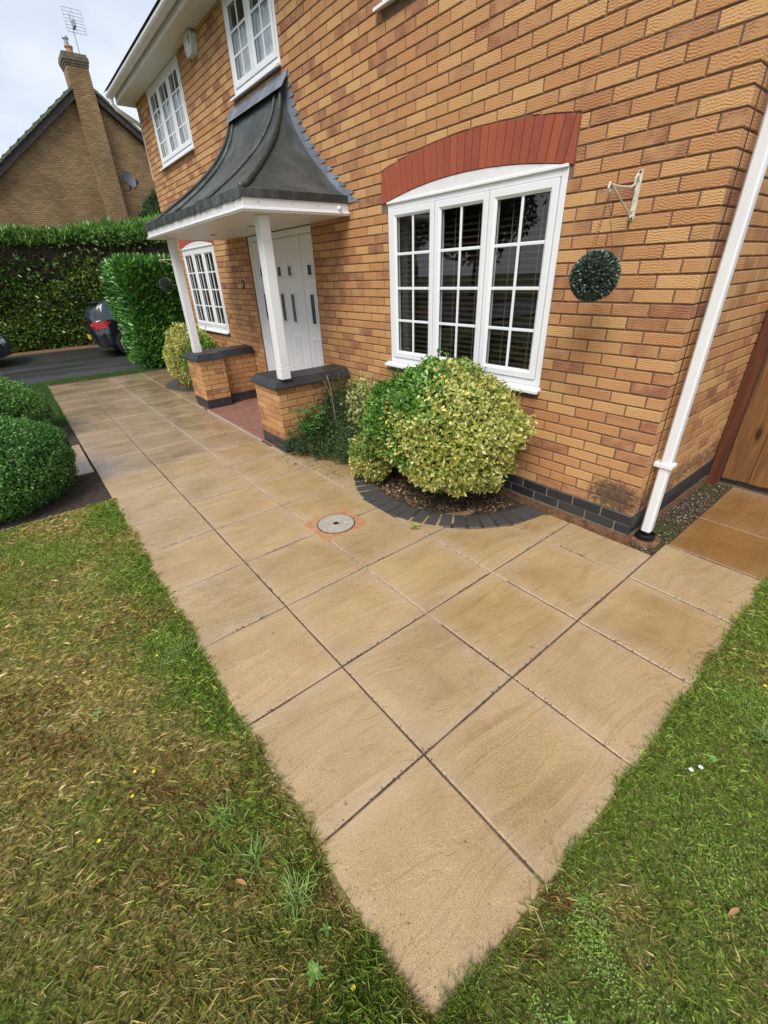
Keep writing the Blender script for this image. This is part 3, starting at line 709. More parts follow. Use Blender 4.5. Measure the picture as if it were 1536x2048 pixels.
for A in ARCH:
    x0, x1, zs, rise, dep = A; hw = (x1-x0)/2; xm = (x0+x1)/2; rr = (hw*hw+rise*rise)/(2*rise); zc = zs+rise-rr
    th = math.asin(hw/rr); nb = int(round(2*th*rr/.068)); arch = MB()
    for i in range(nb):
        a0 = -th+2*th*i/nb+.0022/rr*1.0; a1 = -th+2*th*(i+1)/nb-.0022/rr
        poly = [(xm+math.sin(a0)*rr, zc+math.cos(a0)*rr), (xm+math.sin(a1)*rr, zc+math.cos(a1)*rr), (xm+math.sin(a1)*(rr+dep), zc+math.cos(a1)*(rr+dep)), (xm+math.sin(a0)*(rr+dep), zc+math.cos(a0)*(rr+dep))]
        if i == 0: poly[3] = (x0-.0, poly[3][1])
        if i == nb-1: poly[2] = (x1+.0, poly[2][1])
        px, pz = sum(p[0] for p in poly)/4, sum(p[1] for p in poly)/4
        V, F = brick_geo([(p[0]-px, p[1]-pz) for p in poly], ch=.002)
        link('arch_brick', mesh('arch_brick', V, F, 'arch', np.tile((*tone_rand(), 1), (len(V), 1))), house, (px, -.003+rnd.uniform(-.001, .001), pz))
# mortar backing with openings
def backing():
    xs = sorted({-9.3, -.004}|{o[0] for o in OPEN}|{o[1] for o in OPEN}); zs = sorted({-.3, 4.5}|{o[2] for o in OPEN}|{o[3] for o in OPEN})
    m = MB()
    for i in range(len(xs)-1):
        for j in range(len(zs)-1):
            xm, zm = (xs[i]+xs[i+1])/2, (zs[j]+zs[j+1])/2
            if any(o[0] < xm < o[1] and o[2] < zm < o[3] for o in OPEN): continue
            m.add([(xs[i], .007, zs[j]), (xs[i+1], .007, zs[j]), (xs[i+1], .007, zs[j+1]), (xs[i], .007, zs[j+1])], [(0, 1, 2, 3)])
    m.add([(-.007, .004, -.3), (-.007, 8, -.3), (-.007, 8, 4.5), (-.007, .004, 4.5)], [(0, 1, 2, 3)])
    m.add([(-9.297, .007, -.3), (-9.297, 8, -.3), (-9.297, 8, 4.5), (-9.297, .007, 4.5)], [(0, 3, 2, 1)])
    for o in OPEN:   # reveals
        for x in (o[0], o[1]): m.add([(x, .007, o[2]), (x, .12, o[2]), (x, .12, o[3]), (x, .007, o[3])], [(0, 1, 2, 3)])
    return m
backing().obj('wall', 'mortar', house)
MAT['plinth_mortar'] = plain('plinth_mortar', (.26, .235, .20), .95, .3, 40)
pmx = MB(); pmx.add([(-9.29, .0035, -.16), (-5.70, .0035, -.16), (-5.70, .0035, 0), (-9.29, .0035, 0)], [(0, 1, 2, 3)]); pmx.add([(-3.96, .0035, -.16), (-.008, .0035, -.16), (-.008, .0035, 0), (-3.96, .0035, 0)], [(0, 1, 2, 3)]); pmx.add([(-.0035, .008, -.16), (-.0035, 3.0, -.16), (-.0035, 3.0, 0), (-.0035, .008, 0)], [(0, 1, 2, 3)]); pmx.obj('plinth_mortar', 'plinth_mortar', house)
# main roof with plain sheet of tiles and eaves
rf = MB(); rf.add([(-9.5, -.42, 4.36), (.3, -.42, 4.36), (.3, 4, 7.2), (-9.5, 4, 7.2), (-9.5, 8.4, 4.36), (.3, 8.4, 4.36)], [(0, 1, 2, 3), (3, 2, 5, 4)])
rfo = rf.obj('roof', 'tile', house)
gb = MB(); gb.add([(-.007, 0, 4.5), (-.007, 8, 4.5), (-.007, 4, 7.05)], [(0, 1, 2)]); gb.add([(-9.29, 0, 4.5), (-9.29, 8, 4.5), (-9.29, 4, 7.05)], [(0, 2, 1)]); gb.obj('gable', 'farbrick', house)
sf = MB(); sf.box(-9.36, .1, -.262, .006, 4.238, 4.25); sfo = sf.obj('soffit', 'soffit', house)
fa = MB(); fa.box(-9.36, .1, -.285, -.263, 4.222, 4.40, .003); fa.box(-9.38, -9.36, -.285, .25, 4.20, 4.45, .003); fa.obj('fascia', 'upvc2', house)
gu = MB(); prof = []
for k in range(9):
    a = math.pi*k/8; prof.append((-.355-.062*math.cos(a), 4.345-.055*math.sin(a)-.02))
prof2 = [(y, z) for y, z in prof]+[(-.355+.052*math.cos(math.pi*(k)/8), 4.345-.02-.047*math.sin(math.pi*k/8)) for k in range(9)]
gu.prism(prof2, 0, -9.42, .12); gutter = gu.obj('gutter', 'upvc2', house)
for x in [-9.40, -8.9, -8.0, -7.1, -6.3, -5.5, -4.4]:
    b_ = MB(); b_.prism([(y-.004 if y < -.355 else y+.004, z-.004) for y, z in prof], 0, x-.018, x+.018); b_.obj('gutter_joint', 'upvc2', gutter)
sw = MB(); sw.tube([(-9.37, -.355, 4.29), (-9.37, -.355, 4.20), (-9.37, -.30, 4.14), (-9.37, -.02, 3.99), (-9.37, .05, 3.93), (-9.37, .05, 3.2)], .034, 10); sw.obj('downpipe', 'upvc2', house)

# ---- windows
def window(x0, x1, z0, z1, lights, rows, inside, arch=None, y=.004, sill=True):
    fr = MB(); t = .045; d = .06
    fr.box(x0, x0+t, y, y+d, z0, z1, .004); fr.box(x1-t, x1, y, y+d, z0, z1, .004)
    fr.box(x0+t+.0005, x1-t-.0005, y+.0006, y+d, z1-t, z1, .004); fr.box(x0+t+.0005, x1-t-.0005, y+.0006, y+d, z0, z0+t, .004)
    win = fr.obj('window', 'upvc', house)
    n = lights; iw = (x1-x0-2*t); lw = iw/n
    for i in range(n):
        a = x0+t+lw*i+.004; b_ = x0+t+lw*(i+1)-.004; za, zb = z0+t+.004, z1-t-.004; c = .062; yc = y-.010
        cs = MB()
        # bevelled sash: sloping inner bead built from prisms
        def bar(xa, xb, z_a, z_b, vert):
            if vert: cs.prism([(xa, yc+.002), (xa+.004, yc), (xb-.018, yc), (xb, yc+.014), (xb, yc+.05), (xa, yc+.05)] if vert == 1 else [(xa, yc+.014), (xa+.018, yc), (xb-.004, yc), (xb, yc+.002), (xb, yc+.05), (xa, yc+.05)], 2, z_a, z_b)
            else: pass
        # mitred ring by explicit loops
        loops = [(0, .002), (.004, 0), (c-.018, 0), (c, .014), (c, .05)]
        V = []; F = []
        for off, dy in loops:
            V += [(a+off, yc+dy, za+off), (b_-off, yc+dy, za+off), (b_-off, yc+dy, zb-off), (a+off, yc+dy, zb-off)]
        V += [(a, yc+.05, za), (b_, yc+.05, za), (b_, yc+.05, zb), (a, yc+.05, zb)]
        for q in range(len(loops)-1):
            for s_ in range(4): F.append((q*4+s_, q*4+(s_+1) % 4, (q+1)*4+(s_+1) % 4, (q+1)*4+s_))
        q = len(loops)
        for s_ in range(4): F.append((q*4+s_, q*4+(s_+1) % 4, (s_+1) % 4, s_))
        cs.add(V, F); cs.obj('casement', 'upvc', win)
        ga, gb_, gza, gzb = a+c, b_-c, za+c, zb-c; xm = (ga+gb_)/2; rh = (gzb-gza)/rows; yg = yc+.022
        gbm = MB(); bw = .011
        gbm.box(xm-bw, xm+bw, yg-.006, yg+.004, gza, gzb, .003)
        gbo = gbm.obj('glazing_bar', 'upvc', win)
        for r in range(1, rows):
            g2 = MB(); zz = gza+rh*r; g2.box(ga, xm-bw, yg-.0055, yg+.004, zz-bw, zz+bw, .003); g2.box(xm+bw, gb_, yg-.0055, yg+.004, zz-bw, zz+bw, .003); g2.obj('glazing_bar', 'upvc', win)
        pw = (gb_-ga)/2; key = ('pane', round(pw, 3), round(rh, 3))
        if key not in variants: variants[key] = mesh('pane', [(0, 0, 0), (pw, 0, 0), (pw, 0, rh), (0, 0, rh)], [(0, 1, 2, 3)], 'glass')
        for r in range(rows):
            for s_ in range(2): link('pane', variants[key], win, (ga+pw*s_, yg+.0052, gza+rh*r), (R(rnd.uniform(-.05, .05)), 0, R(rnd.uniform(-.08, .08))))
        gk = MB()   # black gasket
        for xa, xb, z_a, z_b in ((ga-.001, ga+.004, gza, gzb), (gb_-.004, gb_+.001, gza, gzb), (ga, gb_, gza-.001, gza+.004), (ga, gb_, gzb-.004, gzb+.001)):
            gk.box(xa, xb, yg-.001, yg+.003, z_a, z_b)
        gk.obj('gasket', 'black', win)
    if sill:
        s_ = MB(); s_.prism([(-.052, z0-.042), (-.052, z0-.024), (.01, z0-.002), (.05, z0-.002), (.05, z0-.030), (-.030, z0-.030), (-.034, z0-.042)], 0, x0-.045, x1+.02); s_.obj('sill', 'upvc', win)
    if arch:
        pts = [(x0+.006, z1+.001)]+[(x1-.006, z1+.001)]
        for k in range(17):
            xx = x1-.006-(x1-x0-.012)*k/16; pts.append((xx, max(arch_z(arch, xx)-.004, z1+.002)))
        ap = MB(); ap.prism(pts, 1, .003, .05); ap.obj('arch_panel', 'upvc2', win)
        tr = MB(); tr.box(x0, x1, -.012, .004, z1-.006, z1+.012, .003); tr.obj('head_trim', 'upvc', win)
    # room behind
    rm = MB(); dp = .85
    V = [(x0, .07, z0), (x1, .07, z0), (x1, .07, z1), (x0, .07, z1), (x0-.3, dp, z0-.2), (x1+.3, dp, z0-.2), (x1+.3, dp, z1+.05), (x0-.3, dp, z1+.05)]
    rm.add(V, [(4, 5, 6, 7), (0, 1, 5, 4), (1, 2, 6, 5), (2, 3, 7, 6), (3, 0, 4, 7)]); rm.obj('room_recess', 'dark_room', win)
    if inside == 'blind':
        bl = empty('venetian_blind', (0, 0, 0)); 
        key = ('slat', round(x1-x0, 2))
        if key not in variants:
            m = MB(); m.prism([(-.017, -.010), (.017, .008), (.017, .0095), (-.017, -.0085)], 0, -(x1-x0)/2+.05, (x1-x0)/2-.05); variants[key] = m.me('slat', 'blindslat')
        z = z0+.08
        while z < z1-.05: link('slat', variants[key], bl, ((x0+x1)/2, .105, z)); z += .043
        for i in range(n):
            for ff in (.28, .72):
                m = MB(); xx = x0+t+lw*(i+ff); m.box(xx-.0015, xx+.0015, .084, .087, z0+.05, z1-.05); m.obj('cord', 'cord', bl)
        return win, bl
    if inside == 'curtain':
        m = MB(); V = []; F = []; nn = 90; zt = z1-.30
        for k in range(nn+1):
            xx = x0+.03+(x1-x0-.06)*k/nn; yy = .083+.008*math.sin(k*.9)+.004*math.sin(k*2.3)
            V += [(xx, yy, z0+.03), (xx, yy, zt+.02*math.sin(k*.45))]
        F = [(2*k, 2*k+2, 2*k+3, 2*k+1) for k in range(nn)]; m.add(V, F); c = m.obj('net_curtain', 'curtain'); return win, c
    return win, None
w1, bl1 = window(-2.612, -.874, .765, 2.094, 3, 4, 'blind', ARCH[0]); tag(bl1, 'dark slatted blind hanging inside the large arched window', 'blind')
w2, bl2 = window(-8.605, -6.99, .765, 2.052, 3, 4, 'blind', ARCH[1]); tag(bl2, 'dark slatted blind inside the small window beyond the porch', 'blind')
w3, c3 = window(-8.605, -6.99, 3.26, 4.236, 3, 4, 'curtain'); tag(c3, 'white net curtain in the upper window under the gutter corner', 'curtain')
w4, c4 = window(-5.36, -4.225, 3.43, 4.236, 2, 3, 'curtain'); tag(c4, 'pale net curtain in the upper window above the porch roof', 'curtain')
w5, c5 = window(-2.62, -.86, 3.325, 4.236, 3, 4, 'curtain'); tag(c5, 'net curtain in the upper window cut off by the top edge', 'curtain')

# ---- door
dr = MB(); X0, X1, Z0, Z1 = -5.695, -3.967, -.19, 2.06; y = .020
dr.box(X0, X0+.06, y, y+.07, Z0, Z1, .004); dr.box(X1-.035, X1, y, y+.07, Z0, Z1, .004); dr.box(X0+.06, X1-.035, y+.001, y+.07, Z1-.07, Z1, .004)
dr.box(-5.215, -5.155, y-.004, y+.07, Z0, Z1-.07, .004); dr.box(-4.385, -4.300, y-.004, y+.07, Z0, Z1-.07, .004); dr.box(X0+.06, X1-.035, y+.0015, y+.07, Z0, Z0+.05, .003)
door_frame = dr.obj('door_frame', 'upvc', house)
def panelled(name, xa, xb, za, zb, cols, parent):
    pm_ = MB(); pm_.box(xa, xb, y+.012, y+.055, za, zb, .003); po = pm_.obj(name, 'upvc', parent)
    for cx in cols:
        for w_, z_a, z_b in ((.047, 1.572, 1.675), (.047, 1.035, 1.362)):
            mo = MB()
            for off, dep in ((.034, .007), (.012, .014)):
                A, B, C, D_ = cx-w_-off, cx+w_+off, z_a-off, z_b+off
                mo.box(A, A+.012, y+.012-dep, y+.012, C, D_, .003); mo.box(B-.012, B, y+.012-dep, y+.012, C, D_, .003)
                mo.box(A+.012, B-.012, y+.0125-dep, y+.012, C, C+.012, .003); mo.box(A+.012, B-.012, y+.0125-dep, y+.012, D_-.012, D_, .003)
            mo.obj('glass_moulding', 'upvc', parent)
            g = MB(); g.box(cx-w_, cx+w_, y+.008, y+.0115, z_a, z_b); g.obj('door_glass', 'carglass', parent)
            lc = MB(); lc.box(cx-.003, cx+.003, y+.005, y+.0078, z_a, z_b); lc.obj('lead_came', 'steel', parent)
        mo = MB(); A, B, C, D_ = cx-.075, cx+.075, .10, .86
        for off in (0, .028):
            mo.box(A+off, A+off+.014, y-.002, y+.0115, C+off, D_-off, .004); mo.box(B-off-.014, B-off, y-.002, y+.0115, C+off, D_-off, .004)
            mo.box(A+off+.014, B-off-.014, y-.0018, y+.0115, C+off, C+off+.014, .004); mo.box(A+off+.014, B-off-.014, y-.0018, y+.0115, D_-off-.014, D_-off, .004)
        mo.box(A+.045, B-.045, y+.004, y+.0118, C+.045, D_-.045, .006)
        mo.obj('raised_panel', 'upvc', parent)
door = empty('door', (0, 0, 0), parent=house)
panelled('door_leaf', -5.150, -4.390, Z0+.055, Z1-.075, (-4.88, -4.60), door)
side = empty('door_side_panel', (0, 0, 0), parent=house); panelled('panel_leaf', -5.630, -5.220, Z0+.055, Z1-.075, (-5.40,), side)
side = empty('door_side_panel', (0, 0, 0), parent=house); panelled('panel_leaf', -4.295, -4.006, Z0+.055, Z1-.075, (-4.112,), side)
hd = MB(); hd.tube([(-5.08, y+.012, .95), (-5.08, y-.035, .95), (-4.97, y-.035, .95)], .009, 8); hd.box(-5.095, -5.065, y+.002, y+.012, .86, 1.02, .003); hd.obj('door_handle', 'steel', door)
dh = MB(); dh.box(-5.14, -4.40, y+.006, y+.0118, 1.86, 1.868, .002); dh.box(-5.14, -4.40, y+.006, y+.0118, 1.96, 1.968, .002); dh.obj('door_rail', 'upvc', door)

# ---- downpipe at the corner
dp = MB(); dp.box(.030, .095, .125, .190, -.150, 4.3, .010); dpo = dp.obj('downpipe', 'upvc', house)
cl = MB(); cl.box(-.012, .112, .112, .203, .355, .385, .004); cl.box(-.03, -.01, .09, .12, .355, .385, .004); cl.obj('pipe_clip', 'upvc', dpo)
cl = MB(); cl.box(.022, .103, .117, .198, 2.30, 2.40, .004); cl.obj('pipe_clip', 'upvc', dpo)
gl = MB(); gl.lathe([(.0, -.02), (.066, -.02), (.066, .022), (.056, .027), (.052, .012), (.045, .012)], (.0625, .16, -.192), 28); gl.obj('gully_seal', 'rubber', dpo)
gl = MB(); gl.lathe([(.0, -.03), (.105, -.03), (.100, .008), (.085, .012), (.0, .012)], (.0625, .16, -.215), 28); gl.obj('gully_collar', 'haunch', dpo)
cb = MB(); cb.tube([(.004, .088+.004*math.sin(z*2.3), z) for z in np.linspace(-.1, 4.2, 30)], .0024, 6); tag(cb.obj('cable', 'black'), 'thin black cable running down the brick corner beside the white downpipe', 'cable')

# ================================================================== PORCH
porch = empty('porch_canopy', (-4.78, 0, 0)); porch.location = (0, 0, 0)
tag(porch, 'swept grey lead porch roof with white fascia on two square white posts', 'porch')
PX0, PX1, PY = -6.35, -3.20, -1.09; RX0, RX1 = -5.48, -4.24
prof_t = [(1.0, 2.222), (.90, 2.262), (.74, 2.375), (.52, 2.545), (.28, 2.77), (.12, 3.0), (.02, 3.25)]
def cr_(p, n=24):
    out = []
    for i in range(len(p)-1):
        p0, p1, p2, p3 = p[max(i-1, 0)], p[i], p[i+1], p[min(i+2, len(p)-1)]
        for k in range(5):
            t_ = k/5; out.append(tuple(.5*((2*p1[q])+(-p0[q]+p2[q])*t_+(2*p0[q]-5*p1[q]+4*p2[q]-p3[q])*t_*t_+(-p0[q]+3*p1[q]-3*p2[q]+p3[q])*t_**3) for q in range(2)))
    out.append(p[-1]); return out
PROF = cr_(prof_t)
def py_(o): return PY*o
def pxr(o): return RX1+(PX1-RX1)*o
def pxl(o): return RX0+(PX0-RX0)*o
def surf(name, fn, nu):
    V = []; F = []; m = len(PROF)
    for u in range(nu+1):
        for o, z in PROF: V.append(fn(u/nu, o, z))
    for u in range(nu):
        for k in range(m-1): F.append((u*m+k, (u+1)*m+k, (u+1)*m+k+1, u*m+k+1))
    return link(name, mesh(name, V, F, 'lead', smooth=True), porch)
dn = lambda a, b_, z: .004*math.sin(9*a+4*z)*math.sin(5*b_+3)*math.sin(6*z)
surf('lead_panel', lambda u, o, z: (pxl(o)+(-5.42-pxl(o))*u*(1 if True else 0) if False else pxl(o)+(max(-5.42, pxl(o))-pxl(o))*u, py_(o)+dn(u, o, z), z), 4)
surf('lead_panel', lambda u, o, z: (-5.42+(-4.31+5.42)*u, py_(o)+dn(u, o, z), z+.004*math.sin(u*3.1)*math.sin(o*7)), 14)
surf('lead_panel', lambda u, o, z: (-4.31+(pxr(o)+4.31)*u, py_(o)+dn(u, o, z), z), 8)
surf('lead_panel', lambda u, o, z: (pxr(o)+dn(u, o, z), py_(o)*(1-u), z), 12)
surf('lead_panel', lambda u, o, z: (pxl(o), py_(o)*u, z), 8)
def roll(fn):
    m = MB(); m.tube([fn(o, z) for o, z in PROF], .022, 10); m.obj('lead_roll', 'leadedge', porch, smooth=True)
roll(lambda o, z: (pxr(o), py_(o), z+.012)); roll(lambda o, z: (pxl(o), py_(o), z+.012))
roll(lambda o, z: (-4.31, py_(o), z+.012)); roll(lambda o, z: (-5.42, py_(o), z+.012))
le = MB(); le.box(PX0-.012, PX1+.012, PY-.014, PY+.004, 2.160, 2.226, .003); le.obj('lead_drip', 'leadedge', porch)
for x in (PX0, PX1):
    le = MB(); le.box(x-.012 if x == PX0 else x-.003, x+.003 if x == PX0 else x+.012, PY+.005, -.002, 2.160, 2.226, .003); le.obj('lead_drip', 'leadedge', porch)
lp = MB(); V = []; F = []   # lapped drip plates on the front edge with slightly wavy bottoms
for a, b_ in ((PX0-.012, -5.55), (-5.54, -4.34), (-4.33, PX1+.012)):
    V = []; F = []; nn = 30
    for k in range(nn+1):
        x = a+(b_-a)*k/nn; wv_ = .004*math.sin(k*1.7)+.003*math.sin(k*.6+a)
        V += [(x, PY-.0165-.003*math.sin(k*.9), 2.158+wv_), (x, PY-.0165-.002*math.sin(k*1.3+1), 2.23)]
    F = [(2*k, 2*k+2, 2*k+3, 2*k+1) for k in range(nn)]
    link('lead_drip_plate', mesh('lead_drip_plate', V, F, 'lead', smooth=True), porch)
fa = MB(); fa.box(PX0, PX1, PY, PY+.022, 2.075, 2.168, .003); fa.obj('fascia', 'upvc2', porch)
for x in (PX0, PX1):
    fa = MB(); a = x if x == PX0 else x-.022; fa.box(a, a+.022, PY+.0225, -.003, 2.075, 2.168, .003); fa.obj('fascia', 'upvc2', porch)
tr = MB()
for dz, dd in ((0, .012), (.012, .020), (.024, .010)):
    tr.box(PX0-dd, PX1+dd, PY-dd, PY-.0005, 2.062+dz, 2.0735+dz, .003); tr.box(PX1+.0005, PX1+dd, PY, -.003, 2.062+dz, 2.0735+dz, .003); tr.box(PX0-dd, PX0-.0005, PY, -.003, 2.062+dz, 2.0735+dz, .003)
tr.obj('fascia_trim', 'upvc', porch)
nb = 11; wb = (0-.003-(PY+.001))/nb
for k in range(nb):
    m = MB(); m.box(PX0+.001, PX1-.001, PY+.001+wb*k+.0015, PY+.001+wb*(k+1)-.0015, 2.064, 2.076, .002); m.obj('soffit_board', 'soffit', porch)
m = MB(); m.box(PX0+.03, PX1-.03, PY+.03, -.004, 2.0765, 2.078); m.obj('soffit_void', 'black', porch)
for x, y_ in ((-5.455, -.535), (-4.359, -.512)):
    m = MB(); m.lathe([(.0, .0), (.042, .0), (.042, -.006), (.030, -.008), (.028, -.002), (.0, -.002)], (x, y_, 2.064), 20); m.obj('downlight', 'steel', porch)
m = MB(); m.lathe([(.0, .0), (.016, 0), (.016, -.03), (.0, -.034)], (0, 0, 0), 12); ho = m.obj('clip', 'upvc', porch); ho.location = (PX1+.004, -.13, 2.122); ho.rotation_euler = (R(30), R(-80), 0)
sc_m = MB(); sc_m.lathe([(.0, 0), (.005, 0), (.005, .003), (0, .003)], (0, 0, 0), 8); scm = sc_m.me('screw', 'steel')
for x in np.linspace(PX0+.1, PX1-.1, 9): link('screw', scm, porch, (x, PY-.0005, 2.13), (R(90), 0, 0))
for y_ in (-.95, -.62, -.35): link('screw', scm, porch, (PX1+.0005, y_, 2.13), (0, R(90), 0))
# posts
for cx, cy in ((-3.421, -.832), (-6.205, -.845)):
    m = MB(); m.box(cx-.0525, cx+.0525, cy-.0525, cy+.0525, .725, 2.063, .005); m.box(cx-.056, cx+.056, cy-.056, cy+.056, .603, .724, .004); m.obj('post', 'upvc', porch)
# apron flashing at the top
m = MB(); V = []; F = []; nn = 24
for k in range(nn+1):
    x = -5.60+(-4.09+5.60)*k/nn; w_ = .005*math.sin(k*1.1)
    V += [(x, -.006, 3.345+w_), (x, -.020, 3.30), (x, -.095+w_, 3.205+.6*w_)]
for k in range(nn): F += [(3*k, 3*k+1, 3*k+4, 3*k+3), (3*k+1, 3*k+2, 3*k+5, 3*k+4)]
m.add(V, F); m.obj('flashing', 'leadflash', porch)
# stepped side flashings
def step_flash(sgn):
    V = []; F = []; inner = [((pxr(o) if sgn > 0 else pxl(o)), z) for o, z in PROF]
    edge = []
    for i, (x, z) in enumerate(inner):
        if i == 0: continue
    # sawtooth outer line following the courses
    pts_o = []
    zc = math.ceil(2.13/.075)*.075-.075
    from bisect import bisect
    zs_ = [p[1] for p in inner]; xs_ = [p[0] for p in inner]
    def xin(z): return float(np.interp(z, zs_, xs_))
    z = 2.165
    while z < 3.30:
        zn = min(z+.075, 3.34); w0 = .165+.02*rnd.random()
        pts_o.append((xin(z)+sgn*w0, z)); pts_o.append((xin(zn)+sgn*(.095), zn-.012)); z = zn
    k = len(pts_o)
    for (x, z) in pts_o:
        V += [(xin(z)-sgn*.01, -.016, z), (xin(z)+sgn*.025, -.013, z), (x, -.0055, z)]
    for i in range(k-1): F += [(3*i, 3*i+1, 3*i+4, 3*i+3), (3*i+1, 3*i+2, 3*i+5, 3*i+4)]
    return link('step_flashing', mesh('step_flashing', V, F, 'leadflash'), porch)
step_flash(1); step_flash(-1)

# ---- dwarf walls with piers
def pier(label, xa, xb, wa, wb, inner_sign):
    """pier xa..xb, y -.945..-.56; dwarf wall wa..wb to the house"""
    yf, ym = -.945, -.565
    p = empty('porch_wall', (0, 0, 0)); tag(p, label, 'brick wall', 'brick dwarf walls either side of the porch')
    m = MB(); m.box(xa+.006, xb-.006, yf+.006, ym-.006, -.22, .506); m.box(wa+.006, wb-.006, ym-.006, -.001, -.22, .5055); m.obj('mortar', 'mortar', p)
    Wb = Wall(p, 'brick', 'brick'); Wp = Wall(p, 'plinth_brick', 'plinth'); ch_ = .0728
    def face(o, ang, ln, odd0):
        for k in range(10):
            if k < 2: z0, z1 = -.22+.075*k+.004, -.22+.075*(k+1)-.003
            else: z0, z1 = -.07+ch_*(k-2)+.004, -.07+ch_*(k-1)-.004
            x = 0.0; first = True
            while x < ln-.02:
                w_ = (.1025 if (k+odd0) % 2 else .215) if first else .215
                xb_ = min(x+w_, ln-.0)
                if ln-xb_ < .03: xb_ = ln
                (Wp if k < 2 else Wb).rect(o, ang, x+(.0045 if first else 0), xb_-(.0045 if xb_ >= ln-1e-6 else 0), z0, z1); x = xb_+J; first = False
    face((xa, yf), 0, xb-xa, 0)                                   # front, facing -y
    face((xb, yf), math.pi/2, (ym-yf) if wb < xb-.01 else -yf-.002, 1)  # +x side
    if wb < xb-.01: face((wb, ym), math.pi/2, -ym-.002, 0); face((xb, ym), math.pi, xb-wb, 0)
    if wa > xa+.01: face((wa, -.002), -math.pi/2, -ym-.002, 0); face((xa, ym), -math.pi/2, ym-yf, 1)
    else: face((xa, -.002), -math.pi/2, -yf-.002, 1)
    Wb.emit(150); Wp.emit(60)
    # coping of bevelled blue bricks
    z0, zm, z1 = .508, .522, .600; oh = .035; bv = .055
    def cope(x0, x1, y0, y1, bev):   # bev: dict of sides bevelled
        V = [(x0-(oh if 'l' in bev else 0), y0-(oh if 'f' in bev else 0)), (x1+(oh if 'r' in bev else 0), y0-(oh if 'f' in bev else 0)), (x1+(oh if 'r' in bev else 0), y1+(oh if 'b' in bev else 0)), (x0-(oh if 'l' in bev else 0), y1+(oh if 'b' in bev else 0))]
        I = [(V[0][0]+(bv if 'l' in bev else 0), V[0][1]+(bv if 'f' in bev else 0)), (V[1][0]-(bv if 'r' in bev else 0), V[1][1]+(bv if 'f' in bev else 0)), (V[2][0]-(bv if 'r' in bev else 0), V[2][1]-(bv if 'b' in bev else 0)), (V[3][0]+(bv if 'l' in bev else 0), V[3][1]-(bv if 'b' in bev else 0))]
        PV = [(*v, z0) for v in V]+[(*v, zm) for v in V]+[(*i, z1) for i in I]
        PF = [(0, 1, 5, 4), (1, 2, 6, 5), (2, 3, 7, 6), (3, 0, 4, 7), (4, 5, 9, 8), (5, 6, 10, 9), (6, 7, 11, 10), (7, 4, 8, 11), (8, 9, 10, 11), (3, 2, 1, 0)]
        m = MB(); m.add(PV, PF, (rnd.random(), rnd.random()*.5, rnd.random())); return m.obj('coping_brick', 'plinth', p)
    g = .002; yb = ym
    xs = [xa, xa+(xb-xa)*.36, xa+(xb-xa)*.68, xb]
    ymid = (yf+yb)/2
    for i in range(3):
        cope(xs[i]+(g if i else 0), xs[i+1]-(g if i < 2 else 0), yf, ymid-g, 'f'+('l' if i == 0 else '')+('r' if i == 2 else ''))
    for i in range(3):
        cope(xs[i]+(g if i else 0), xs[i+1]-(g if i < 2 else 0), ymid+g, yb, ('b' if not (wa-.02 < (xs[i]+xs[i+1])/2 < wb+.02) else '')+('l' if i == 0 else '')+('r' if i == 2 else ''))
    ys = np.linspace(yb, -.006, 4); xm_ = (wa+wb)/2
    for i in range(3):
        cope(wa, xm_-g, ys[i]+g, ys[i+1]-g, 'l'); cope(xm_+g, wb, ys[i]+g, ys[i+1]-g, 'r')
    return p
pier('brick dwarf wall with pier nearer the big bush, carrying the front porch post', -3.985, -3.40, -3.76, -3.40, 1)
pier('brick dwarf wall with pier on the far side of the porch by the yellow shrub', -6.51, -5.93, -6.45, -6.08, -1)

# ================================================================== SMALL THINGS ON THE HOUSE
al = empty('alarm_box', (0, 0, 0)); tag(al, 'white alarm bell box on the brick wall just under the soffit', 'alarm box')
m = MB(); m.prism([(-6.46, 4.19), (-6.43, 4.225), (-6.22, 4.225), (-6.19, 4.19), (-6.215, 4.05), (-6.26, 4.02), (-6.39, 4.02), (-6.435, 4.05)], 1, -.075, -.001); m.obj('case', 'white_dirty', al)
m = MB(); m.box(-6.275, -6.255, -.0785, -.0755, 4.11, 4.20, .002); m.obj('louvre', 'black', al)
m = MB(); m.box(-6.36, -6.30, -.0785, -.0755, 4.06, 4.15, .002); m.obj('badge', 'upvc', al)
npl = empty('number_plate', (-6.05, 0, 1.485)); tag(npl, 'small dark arched house number plate reading 3 beside the front door', 'house number')
m = MB(); m.prism([(-.042, -.06), (.042, -.06), (.042, .03), (.028, .035), (.02, .052), (0, .062), (-.02, .052), (-.028, .035), (-.042, .03)], 1, -.012, -.001); m.obj('plate', 'slate', npl)
fc = bpy.data.curves.new('digit', 'FONT'); fc.body = '3'; fc.size = .085; fc.align_x = 'CENTER'; fc.align_y = 'CENTER'; fc.extrude = .001; fc.materials.append(MAT['white'])
to_ = bpy.data.objects.new('digit', fc); col.objects.link(to_); bpy.context.view_layer.update(); dm_ = bpy.data.meshes.new_from_object(to_.evaluated_get(bpy.context.evaluated_depsgraph_get())); bpy.data.objects.remove(to_)
link('digit', dm_, npl, (0, -.0135, -.008), (R(90), 0, 0))

